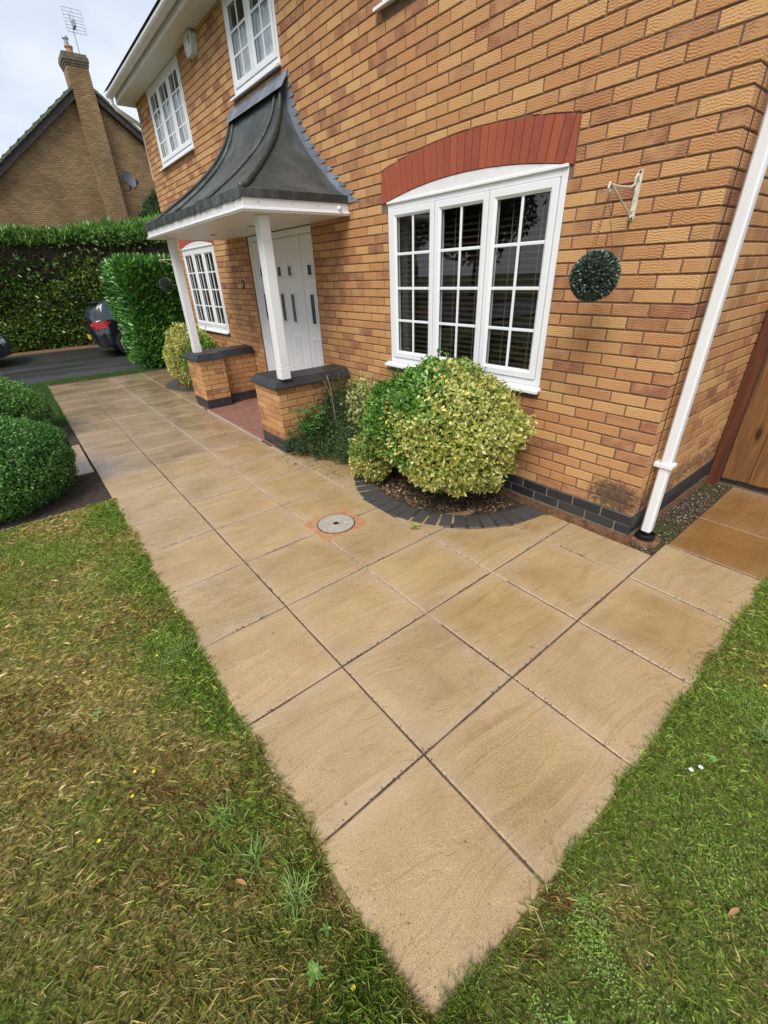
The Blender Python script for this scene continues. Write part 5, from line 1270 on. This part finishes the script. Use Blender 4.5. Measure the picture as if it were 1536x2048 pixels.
# ================================================================== GRASS
def blade_mesh(name, P, h, w, lean, col_b, col_t, kind='stuff', mat='blade'):
    n = len(P); a = rng.uniform(0, 2*np.pi, n); s_ = np.c_[np.cos(a), np.sin(a), np.zeros(n)]; d = np.c_[-np.sin(a), np.cos(a), np.zeros(n)]*np.sign(rng.normal(size=n))[:, None]
    w = w[:, None]; h = h[:, None]; lean = lean[:, None]
    V = np.stack([P-s_*w, P+s_*w, P+d*h*lean*.45+s_*w*.7+np.array([0, 0, 1])*h*.62*(1-.35*lean), P+d*h*lean+np.array([0, 0, 1])*h*np.clip(1-.55*lean, .12, 1)], 1)
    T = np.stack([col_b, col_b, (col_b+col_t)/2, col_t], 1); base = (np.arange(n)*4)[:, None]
    F = np.concatenate([base+np.array([[0, 1, 2]]), base+np.array([[0, 2, 3]])], 0)
    o = link(name, fast_mesh(name, V.reshape(-1, 3), F, mat, T.reshape(-1, 3))); tag(o, kind=kind); return o
def patch(P, s=1.0, ph=0):  # smooth 2D noise 0..1
    x, y_ = P[:, 0]*s, P[:, 1]*s
    return .5+.25*(np.sin(2.1*x+1.3*y_+ph)+np.sin(-1.7*x+2.9*y_+ph*1.7)+.7*np.sin(5.3*x+4.1*y_+ph)+.5*np.sin(9.1*x-7.7*y_+2*ph))/1.6
def lawn_blades(nn, region, green_bias, hmul=1.0, wmul=.85):
    P = region(nn); n = len(P); d = np.linalg.norm(P[:, :2]-CAM[:2], axis=1)
    edge = np.clip(1-np.abs(P[:, 1]+2.80)/.30, 0, 1)*(P[:, 0] < .8)
    g = .5+(patch(P, 1.15, 1.0)-.5)*1.1+(patch(P, 3.1, 2.2)-.5)*.9+.06+green_bias(P)+.30*edge+rng.normal(0, .10, n)
    isg = g > .76+rng.normal(0, .14, n)
    straw = np.where((rng.random(n) < .45)[:, None], np.array([.74, .60, .29]), np.array([.60, .48, .15]))*rng.uniform(.55, 1.35, (n, 1))
    rust = (patch(P, 2.3, 5) > .60) & (rng.random(n) < .5); straw[rust] = np.array([.36, .18, .07])*rng.uniform(.6, 1.3, (rust.sum(), 1))
    olive = rng.random(n) < .30+.35*(patch(P, 1.7, 3.3)-.3); straw[olive] = np.array([.38, .42, .09])*rng.uniform(.6, 1.3, (olive.sum(), 1))
    gre = np.array([.23, .34, .050])*rng.uniform(.5, 1.5, (n, 1)); lt = rng.random(n) < .2; gre[lt] = np.array([.44, .54, .13])*rng.uniform(.7, 1.2, (lt.sum(), 1))
    ct = np.where(isg[:, None], gre, straw); cb = ct*.7
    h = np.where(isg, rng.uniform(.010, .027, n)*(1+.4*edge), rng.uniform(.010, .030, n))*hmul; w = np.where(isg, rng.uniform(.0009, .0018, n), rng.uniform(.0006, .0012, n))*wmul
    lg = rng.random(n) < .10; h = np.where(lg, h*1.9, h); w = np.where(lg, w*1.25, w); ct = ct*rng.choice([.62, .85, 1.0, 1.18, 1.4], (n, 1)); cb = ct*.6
    lean = np.where(isg, rng.uniform(.3, 1.05, n), rng.uniform(.8, 1.45, n))
    return P, h, w, lean, cb, ct
def reg_left(n):
    # denser near the camera
    t_ = rng.random(n)**1.5; x = .95-4.45*t_; y_ = -2.737-rng.random(n)**1.15*(1.0+.15*t_)
    P = np.c_[x, y_, np.full(n, -.232)]; wob = .008*np.sin(x*13.7)+.007*np.sin(x*31+1)*np.sin(x*4.1)+.012*np.sin(x*5.3+2)+rng.exponential(.007, n)-.004+.018*np.clip((x-.2)/.5, 0, 1)**1.5; k = P[:, 1] > -2.85; P[k, 1] += wob[k]; P[k & (P[:, 1] > -2.735), 2] = -.219
    return P[P[:, 0] > -3.52]
args = lawn_blades(300000, reg_left, lambda P: .12*np.clip(-P[:, 0]-1.9, -1, .9)+.22*np.clip(1.3-np.abs(P[:, 0]-.1)*2.4, 0, 1)*(P[:, 1] > -3.15))
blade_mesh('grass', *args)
def reg_right(n):
    x = .785+1.2*rng.random(n)**1.2; y_ = -3.9+4.25*rng.random(n); P = np.c_[x, y_, np.full(n, -.232)]; P[:, 0] -= .008*np.sin(y_*14.3)+.008*np.sin(y_*6.1+2)*np.sin(y_*27)+rng.exponential(.009, n)-.004+.03*np.clip((-2.35-y_)/.35, 0, 1); P[P[:, 0] < .78, 2] = -.219
    k = (y_ > -2.75) | (x > .70); k &= (x-.78 < .25+.28*(y_+4.0)*.55+.4); return P[k]
args = lawn_blades(360000, reg_right, lambda P: .50-.55*np.clip((P[:, 0]-1.15)*1.6, 0, 1)*np.clip((-1.3-P[:, 1])*1.2, 0, 1), 1.0, .70)
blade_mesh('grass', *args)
def reg_back(n):
    x = rng.uniform(-3.5, 2.4, n); y_ = rng.uniform(-5.9, -3.75, n); P = np.c_[x, y_, np.full(n, -.2285)]; return P
args = lawn_blades(190000, reg_back, lambda P: .05, 1.1, 1.5)
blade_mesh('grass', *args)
# corner below the tip of the path
def reg_tip(n): 
    P = np.c_[rng.uniform(.5, 1.05, n), rng.uniform(-3.2, -2.60, n), np.full(n, -.226)]; k = (P[:, 1] < -2.722+.006*np.sin(P[:, 0]*40)) | (P[:, 0] > .758) | ((P[:, 0] > .70) & (P[:, 1]+2.722 < (P[:, 0]-.70)*.7)); return P[k]
args = lawn_blades(60000, reg_tip, lambda P: .1); blade_mesh('grass', *args)
def reg_far(n):
    P = np.c_[rng.uniform(-10.8, -6.8, n), rng.uniform(-5, -2.72, n), np.full(n, -.228)]; 
    q = np.c_[rng.uniform(-10.85, -10.42, n//5), rng.uniform(-2.7, 1.5, n//5), np.full(n//5, -.222)]; return np.concatenate([P, q])
P = reg_far(60000); n = len(P); c = np.array([.085, .19, .035])*rng.uniform(.6, 1.4, (n, 1)); blade_mesh('grass', P, rng.uniform(.02, .05, n), np.full(n, .0025), rng.uniform(.2, .9, n), c*.6, c)
# longer tufts
def tuft(x, y_, n, hh, label):
    P = np.c_[x+rng.normal(0, .018, n), y_+rng.normal(0, .018, n), np.full(n, -.232)]; a = rng.uniform(0, 2*np.pi, n); V = []; F = []; T = []
    d = np.c_[np.cos(a), np.sin(a), np.zeros(n)]; s_ = np.c_[-np.sin(a), np.cos(a), np.zeros(n)]; h = rng.uniform(.5, 1, n)*hh; le_ = rng.uniform(.5, 1.5, n)
    K = 5; rows = []
    for k in range(K+1):
        f = k/K; w_ = .0019*(1-f**1.5)+.0002; p = P+d*(h*le_*f**1.4)[:, None]*.8+np.c_[np.zeros((n, 2)), h*(f-.42*f*f*le_)]; p[:, 2] = np.maximum(p[:, 2], -.228); rows.append(np.stack([p-s_*w_, p+s_*w_], 1))
    V = np.concatenate(rows, 1); c = np.array([.26, .38, .10])*rng.uniform(.6, 1.4, (n, 1)); T = np.repeat((c)[:, None, :], 2*(K+1), 1)*np.linspace(.55, 1.15, K+1).repeat(2)[None, :, None]
    base = (np.arange(n)*2*(K+1))[:, None]; F = np.concatenate([base+np.array([[2*k, 2*k+1, 2*k+3, 2*k+2]]) for k in range(K)], 0)
    o = link('grass_tuft', fast_mesh('grass_tuft', V.reshape(-1, 3), F, 'blade', T.reshape(-1, 3))); tag(o, label, 'grass tuft', 'long grass tufts in the lawn')
tuft(.08, -2.91, 60, .075, 'long pale green grass tuft midway along the left path edge')
tuft(.27, -2.85, 80, .09, 'splayed long grass tuft nearest the dandelion plant by the path')
tuft(-.12, -2.95, 60, .07, 'grass tuft farther in on the lawn behind the path edge tufts')
tuft(-1.10, -2.80, 60, .09, 'dark grass tuft leaning over the fifth slab edge')
tuft(1.02, -.25, 80, .13, 'long grass tuft at the path corner near the sandstone strip')
tuft(1.08, -1.05, 70, .10, 'wispy grass tuft on the right lawn beside the second slab')
tuft(.98, -2.75, 60, .10, 'grass tuft right of the path tip at the bottom')
# broadleaf weeds
def weed(x, y_, r_, n, label, colr=(.13, .24, .04)):
    o = empty('weed_plant', (x, y_, -.228)); tag(o, label, 'weed', 'broad leaved weeds in the lawn')
    a = np.linspace(0, 2*np.pi, n, endpoint=False)+rng.normal(0, .2, n); D = np.c_[np.cos(a), np.sin(a), np.full(n, .35)]; P = np.zeros((n, 3)); P[:, 2] = .008
    c = np.array(colr)*rng.uniform(.7, 1.3, (n, 1)); foliage_obj('leaves', [leaves(P, D, np.tile([0, 0, 1.], (n, 1))+sph(n)*.2, r_*rng.uniform(.6, 1.1, n), r_*.42, c, c*1.2, droop=.2)], 'leaf', o)
weed(.46, -2.90, .034, 9, 'glossy broad leaved weed low on the left of the path tip')
weed(.40, -2.82, .022, 6, 'small weed rosette touching the left edge of the last slab')
weed(.99, -2.42, .028, 8, 'yellow green weed at the right edge of the last slab', (.20, .33, .05))
weed(.87, -2.15, .022, 7, 'clover like weed where the last slab joint meets the grass')
weed(.97, -1.32, .022, 8, 'pale leaved weed on the right lawn by the third slab', (.16, .33, .06))
weed(-.95, -3.25, .028, 7, 'pale rosette weed alone in the dry left lawn', (.18, .28, .07))
# clover patches: tiny leaves
n = 9000; cx = np.array([(-1.35, -2.86, .25), (-2.2, -2.9, .4), (.95, -2.2, .2), (1.0, -.9, .25), (1.15, -1.7, .35), (.98, -2.5, .14), (-1.0, -2.88, .16)]); ii = rng.integers(0, len(cx), n)
P = np.c_[cx[ii, 0]+rng.normal(0, 1, n)*cx[ii, 2]*.5, cx[ii, 1]+rng.normal(0, 1, n)*cx[ii, 2]*.28, -.226+rng.uniform(0, .016, n)]
k = (((P[:, 0] < .78) & (P[:, 1] < -2.75)) | (P[:, 0] > .79)) & (patch(P, 6, 1) > .42); P = P[k]; n = len(P)
a = rng.uniform(0, 6.28, n); D = np.c_[np.cos(a), np.sin(a), np.full(n, .15)]; c = np.array([.22, .36, .07])*rng.uniform(.5, 1.4, (n, 1))
tag(foliage_obj('clover', [leaves(P, D, np.tile([0, 0, 1.], (n, 1))+sph(n)*.3, rng.uniform(.004, .008, n), rng.uniform(.0035, .0065, n), c)], 'leaf'), kind='stuff')
# flowers
fl_me = None
def flower(x, y_, z, mat, label, cat, r_=.006):
    m = MB()
    for k in range(6):
        a = k*math.pi/3; m.add([(0, 0, 0), (r_*math.cos(a-.4), r_*math.sin(a-.4), .002), (r_*1.25*math.cos(a), r_*1.25*math.sin(a), .003), (r_*math.cos(a+.4), r_*math.sin(a+.4), .002)], [(0, 1, 2, 3)])
    o = m.obj('flower', mat, None, loc=(x, y_, z)); tag(o, label, cat, 'small lawn flowers')
for x, y_, lb in [(-.52, -3.17, 'yellow lawn flower, leftmost of three growing close together in dry grass'), (-.47, -3.11, 'yellow lawn flower nearest the path of the close group of three'), (-.42, -3.20, 'yellow lawn flower, lowest of the close group of three'), (-1.13, -2.93, 'yellow flower in the clover beside the fourth slab'), (-.33, -3.33, 'lone yellow flower low in the dry left lawn'), (.56, -2.83, 'yellow flower right by the path tip')]: flower(x, y_, -.205, 'flower', lb, 'flower')
for x, y_, lb in [(.98, -.55, 'yellow flower closest to the path in the cluster on the right lawn'), (1.03, -.40, 'yellow flower highest in the cluster on the right lawn'), (1.10, -.62, 'yellow flower farthest from the path in the right lawn cluster'), (1.0, -.76, 'yellow flower lowest in the cluster on the right lawn')]: flower(x, y_, -.2, 'flower', lb, 'flower', .007)
flower(.93, -1.45, -.2, 'daisy', 'white clover flower left of its twin beside the path', 'flower', .008); flower(.95, -1.41, -.2, 'daisy', 'white clover flower right of its twin beside the path', 'flower', .008)
def dead(x, y_, a, label, l_=.05):
    o = link('fallen_leaf', None); 
def dead_leaf(x, y_, a, label, l_=.05):
    v, f, t_ = leaves(np.array([[0., 0, 0]]), np.array([[math.cos(a), math.sin(a), .15]]), np.array([[0., 0, 1]]), l_, l_*.28, np.array([[.5, .26, .12]]), fold=.4)
    o = link('fallen_leaf', fast_mesh('fallen_leaf', v, f, 'blade', t_)); o.location = (x, y_, -.205); tag(o, label, 'leaf')
dead_leaf(1.17, -1.85, 1.2, 'narrow tan dead leaf lying on the right lawn')
dead_leaf(.10, -2.99, .5, 'ochre dead leaf on the left lawn by the grass tuft')
dead_leaf(1.27, -1.05, 2.5, 'pale dead leaf at the right lawn near the photo edge', .045)
# crumbs of dirt on the slabs
n = 420; P = np.c_[rng.uniform(-1.3, .76, n), rng.uniform(-2.72, -.4, n), np.full(n, GZ+.0035)]; k = rng.random(n) < .45; P[k, 1] = -2.70+np.abs(rng.normal(0, .05, k.sum())); k2 = rng.random(n) < .2; P[k2, 0] = .77-np.abs(rng.normal(0, .06, k2.sum())); P[k2, 1] = rng.uniform(-2.7, -.3, k2.sum())
tag(foliage_obj('dirt_crumbs', [leaves(P, sph(n)*np.array([1, 1, .2]), np.tile([0, 0, 1.], (n, 1)), rng.uniform(.002, .007, n), rng.uniform(.002, .004, n), np.array([.05, .035, .025])*rng.uniform(.5, 1.5, (n, 1)), simple=True)], 'blade'), kind='stuff')

n = 5200; lines = []
P = np.zeros((n, 3)); P[:, 2] = GZ+.001
for i in range(n):
    if rnd.random() < .6:
        xx = rnd.choice(XL[1:9]); P[i, 0] = xx+rnd.gauss(0, .0035); P[i, 1] = rnd.uniform(-2.70, -.05)
    else:
        yy = rnd.choice(YL[1:5]); P[i, 1] = yy+rnd.gauss(0, .0035); P[i, 0] = rnd.uniform(-4.6, .76)
k = np.sin(P[:, 0]*5.1+P[:, 1]*7.7)+.6*np.sin(P[:, 0]*17-P[:, 1]*13)+rng.normal(0, .4, n) > .1
k &= ~((np.hypot(P[:, 0]-RING1[0], P[:, 1]-RING1[1]) < 1.03)) & ~((P[:, 0] < -3.3) & (P[:, 1] > -.95)); P = P[k]; n = len(P)
D_ = sph(n); D_[:, 2] = np.abs(D_[:, 2])*.2; c = np.array([.055, .04, .028])*rng.uniform(.5, 1.8, (n, 1)); q_ = rng.random(n) < .12; c[q_] = (.06, .10, .025)
tag(foliage_obj('joint_debris', [leaves(P, D_, np.tile([0, 0, 1.], (n, 1)), rng.uniform(.004, .012, n), rng.uniform(.003, .006, n), c, simple=True)], 'blade'), kind='stuff')

# ================================================================== CARS
def wheel_geo(parent, x, y_, z, r_, sgn):
    w = empty('wheel', (x, y_, z), parent=parent)
    m = MB(); pr = [(r_*.70, -.10), (r_*.97, -.10), (r_, -.07), (r_, .07), (r_*.97, .10), (r_*.70, .10)]; m.lathe(pr, (0, 0, 0), 36); o = m.obj('tyre', 'tyre', w, smooth=False); o.rotation_euler = (0, R(90), 0)
    m = MB(); m.lathe([(r_*.64, .06), (r_*.70, .075), (r_*.71, .102), (r_*.66, .104), (r_*.655, .06)], (0, 0, 0), 36)
    for k in range(10):
        a = 2*math.pi*k/10; c, s_ = math.cos(a), math.sin(a); q = []
        for rr_, ww, zz in ((.04, .018, .095), (r_*.67, .026, .085)):
            q += [(rr_*c-ww*s_*.8, rr_*s_+ww*c*.8, zz), (rr_*c+ww*s_*.8, rr_*s_-ww*c*.8, zz)]
        q2 = [(a_, b2, z2-.02) for a_, b2, z2 in q]; m.add(q+q2, [(0, 1, 3, 2), (4, 6, 7, 5), (0, 2, 6, 4), (1, 5, 7, 3), (0, 4, 5, 1), (2, 3, 7, 6)])
    m.lathe([(0, .07), (.05, .07), (.05, .098), (0, .104)], (0, 0, 0), 16)
    o = m.obj('rim', 'alloy', w); o.rotation_euler = (0, R(90), 0)
    m = MB(); m.lathe([(0, .0), (r_*.66, .0), (r_*.66, .02), (0, .02)], (0, 0, 0), 24); o = m.obj('brake_disc', 'black', w); o.rotation_euler = (0, R(90), 0)
def car(label, xs, yrear, zg, paint, Lc=4.4):
    """hatchback facing +y; near side at x = xs, body extends towards -x"""
    c = empty('parked_car', (xs-.9, yrear, zg)); tag(c, label, 'car', 'cars parked on the road')
    S = [ # y, z_bottom, z_sill bulge, belt z, top z, half width low, half width belt, half width top
        (0.00, .36, .55, .78, .82, .60, .58, .50), (.06, .30, .55, .86, .98, .80, .74, .56), (.16, .26, .55, .93, 1.16, .87, .82, .58), (.35, .24, .55, .95, 1.33, .895, .86, .59), (.60, .22, .55, .955, 1.42, .90, .875, .60), (1.2, .20, .55, .95, 1.475, .90, .88, .62),
        (2.0, .20, .55, .94, 1.49, .90, .88, .63), (2.6, .20, .55, .93, 1.44, .90, .87, .61), (3.05, .20, .55, .92, 1.20, .90, .86, .57), (3.35, .20, .55, .90, .98, .89, .84, .60), (3.8, .22, .54, .84, .90, .88, .80, .60), (4.15, .24, .50, .72, .80, .82, .72, .55), (4.33, .28, .45, .60, .68, .70, .60, .45), (4.40, .34, .42, .52, .58, .55, .48, .36)]
    rows = []; 
    for y_, zb, zm, zt, zz, wl, wb_, wt in S:
        half = [(0, zb), (wl*.9, zb), (wl, zb+.08), (wl*1.005, zm), (wl*.99, (zm+zt)/2), (wb_, zt-.01), (wb_-.012, zt), (wt+(wb_-wt)*.12, zz-.05), (wt, zz-.012), (wt*.6, zz+.004), (0, zz+.012)]
        rows.append([(x, y_, z) for x, z in half]+[(-x, y_, z) for x, z in half[-2:0:-1]])
    m = len(rows[0]); V = [v for r_ in rows for v in r_]; FB = []; FG = []
    for i in range(len(rows)-1):
        for k in range(m):
            f = (i*m+k, i*m+(k+1) % m, (i+1)*m+(k+1) % m, (i+1)*m+k)
            side_g = k in (6,) or k == m-7; rear_top = (i < 3 and k in (7, 8, 9, 10, 11, 12)) and i >= 1; wind = (7 <= i <= 8 and k in (7, 8, 9, 10, 11, 12))
            (FG if (side_g and 3 <= i <= 8) or rear_top or wind else FB).append(f)
    FB += [tuple(range(m-1, -1, -1)), tuple(range((len(rows)-1)*m, len(rows)*m))]
    off = [(x, y_, z) for x, y_, z in V]
    bo = link('body', mesh('body', off, FB, paint, smooth=True), c); go = link('windows', mesh('windows', off, FG, 'carglass', smooth=True), c)
    bm_ = bo.modifiers.new('edge', 'EDGE_SPLIT'); bm_.split_angle = R(38)
    for sx_ in (1, -1):
        for wy in (.80, 3.45):
            m2 = MB(); m2.lathe([(0, -.02), (.36, -.02), (.36, .008), (0, .008)], (0, 0, 0), 32); o = m2.obj('wheel_arch', 'black', c); o.location = (sx_*.897, wy, .35); o.rotation_euler = (0, R(90), 0)
            if sx_ > 0: wheel_geo(c, .86, wy, .325, .325, 1)
            else: wheel_geo(c, -.86, wy, .325, .325, 1)
    for sx_ in (1, -1):
        t2 = MB(); t2.add([(sx_*.56, .045, .86), (sx_*.80, .085, .90), (sx_*.885, .33, .92), (sx_*.90, .50, .89), (sx_*.905, .36, .76), (sx_*.86, .12, .72), (sx_*.66, .03, .74), (sx_*.70, .01, .82)], [(0, 1, 7), (7, 1, 5, 6), (1, 2, 4, 5), (2, 3, 4)] if sx_ > 0 else [(7, 1, 0), (6, 5, 1, 7), (5, 4, 2, 1), (4, 3, 2)]); o = t2.obj('tail_lamp', 'redlamp', c); o.location = (sx_*.012, -.012, 0)
        h2 = MB(); h2.add([(sx_*.62, 4.26, .66), (sx_*.80, 4.10, .70), (sx_*.86, 3.86, .77), (sx_*.83, 3.84, .66), (sx_*.80, 4.12, .56), (sx_*.64, 4.28, .57)], [(0, 1, 4, 5), (1, 2, 3, 4)] if sx_ < 0 else [(5, 4, 1, 0), (4, 3, 2, 1)]); o = h2.obj('headlight', 'lamp', c); o.location = (sx_*.035, .03, .0)
        mr = MB(); mr.box(sx_*.98-.08, sx_*.98+.08, 2.72, 2.84, .93, 1.05, .02); mr.obj('mirror', paint, c)
        f3 = MB(); f3.box(sx_*.62-.07, sx_*.62+.07, 4.30, 4.345, .34, .40, .01); f3.obj('fog_light', 'lamp', c)
    p2 = MB(); p2.box(-.26, .26, -.028, -.012, .44, .55, .003); p2.obj('rear_plate', 'yplate', c)
    ts = MB(); ts.tube([(.885, .62, .965), (.875, 1.2, .965), (.872, 2.4, .955)], .008, 6); ts.tube([(.885, .62, .965), (.80, .66, 1.13), (.70, .9, 1.30), (.675, 1.3, 1.38)], .008, 6); ts.obj('window_trim', 'alloy', c)
    rs = MB(); rs.box(-.56, .56, .17, .42, 1.335, 1.36, .01); rs.obj('spoiler', paint, c)
    return c
car('black hatchback seen from its rear quarter, half hidden by the laurel block', -13.42, -1.24, -.22, 'carpaint')
car('dark grey car nose poking in at the left edge, in front of the hedge', -13.9, -7.42, -.22, 'carpaint2')

# ================================================================== TREES ACROSS THE GARDEN (seen in the window reflections)
def tree(x, y_, h, r_, label, ph):
    t_ = empty('garden_tree', (x, y_, -.3)); tag(t_, label, 'tree', 'trees across the garden')
    m = MB(); m.tube([(0, 0, 0), (.1, 0, h*.3), (0, .1, h*.6)], [.22, .17, .08], 10)
    for k in range(6):
        a = k*1.05; m.tube([(0, 0, h*.28), (r_*.4*math.cos(a), r_*.4*math.sin(a), h*.45), (r_*.75*math.cos(a), r_*.75*math.sin(a), h*.62)], [.09, .06, .03], 6)
    m.obj('trunk', 'bark', t_)
    n = 9000; d = sph(n); rad = (rng.random(n)**.4)*(1+.3*lump(d*2, 1, ph)); P = d*np.array([r_, r_, h*.36])*rad[:, None]+np.array([0, 0, h*.62])
    keep = lump(P, .9, ph) > -.35; P = P[keep]; d = d[keep]; c = pal(P, [(.018, .04, .012), (.035, .07, .02), (.06, .10, .03)], .3)
    foliage_obj('crown', [leaves(P, sph(len(P)), sph(len(P)), rng.uniform(.3, .55, len(P)), rng.uniform(.2, .3, len(P)), c, simple=True)], 'leaf', t_)
for k, (x, y_, h, r_) in enumerate([(-14, -27, 10, 3.6), (-23, -25, 10, 3.8), (-34, -26, 10, 4), (-6, -28, 11, 4), (4, -27, 10, 3.6)]):
    tree(x, y_, h, r_, ['broad dark tree far across the garden from the big window', 'tall tree far across from the porch', 'farthest dark tree beyond the road', 'tallest tree far across from the house corner', 'tree far across from the side passage'][k], k)
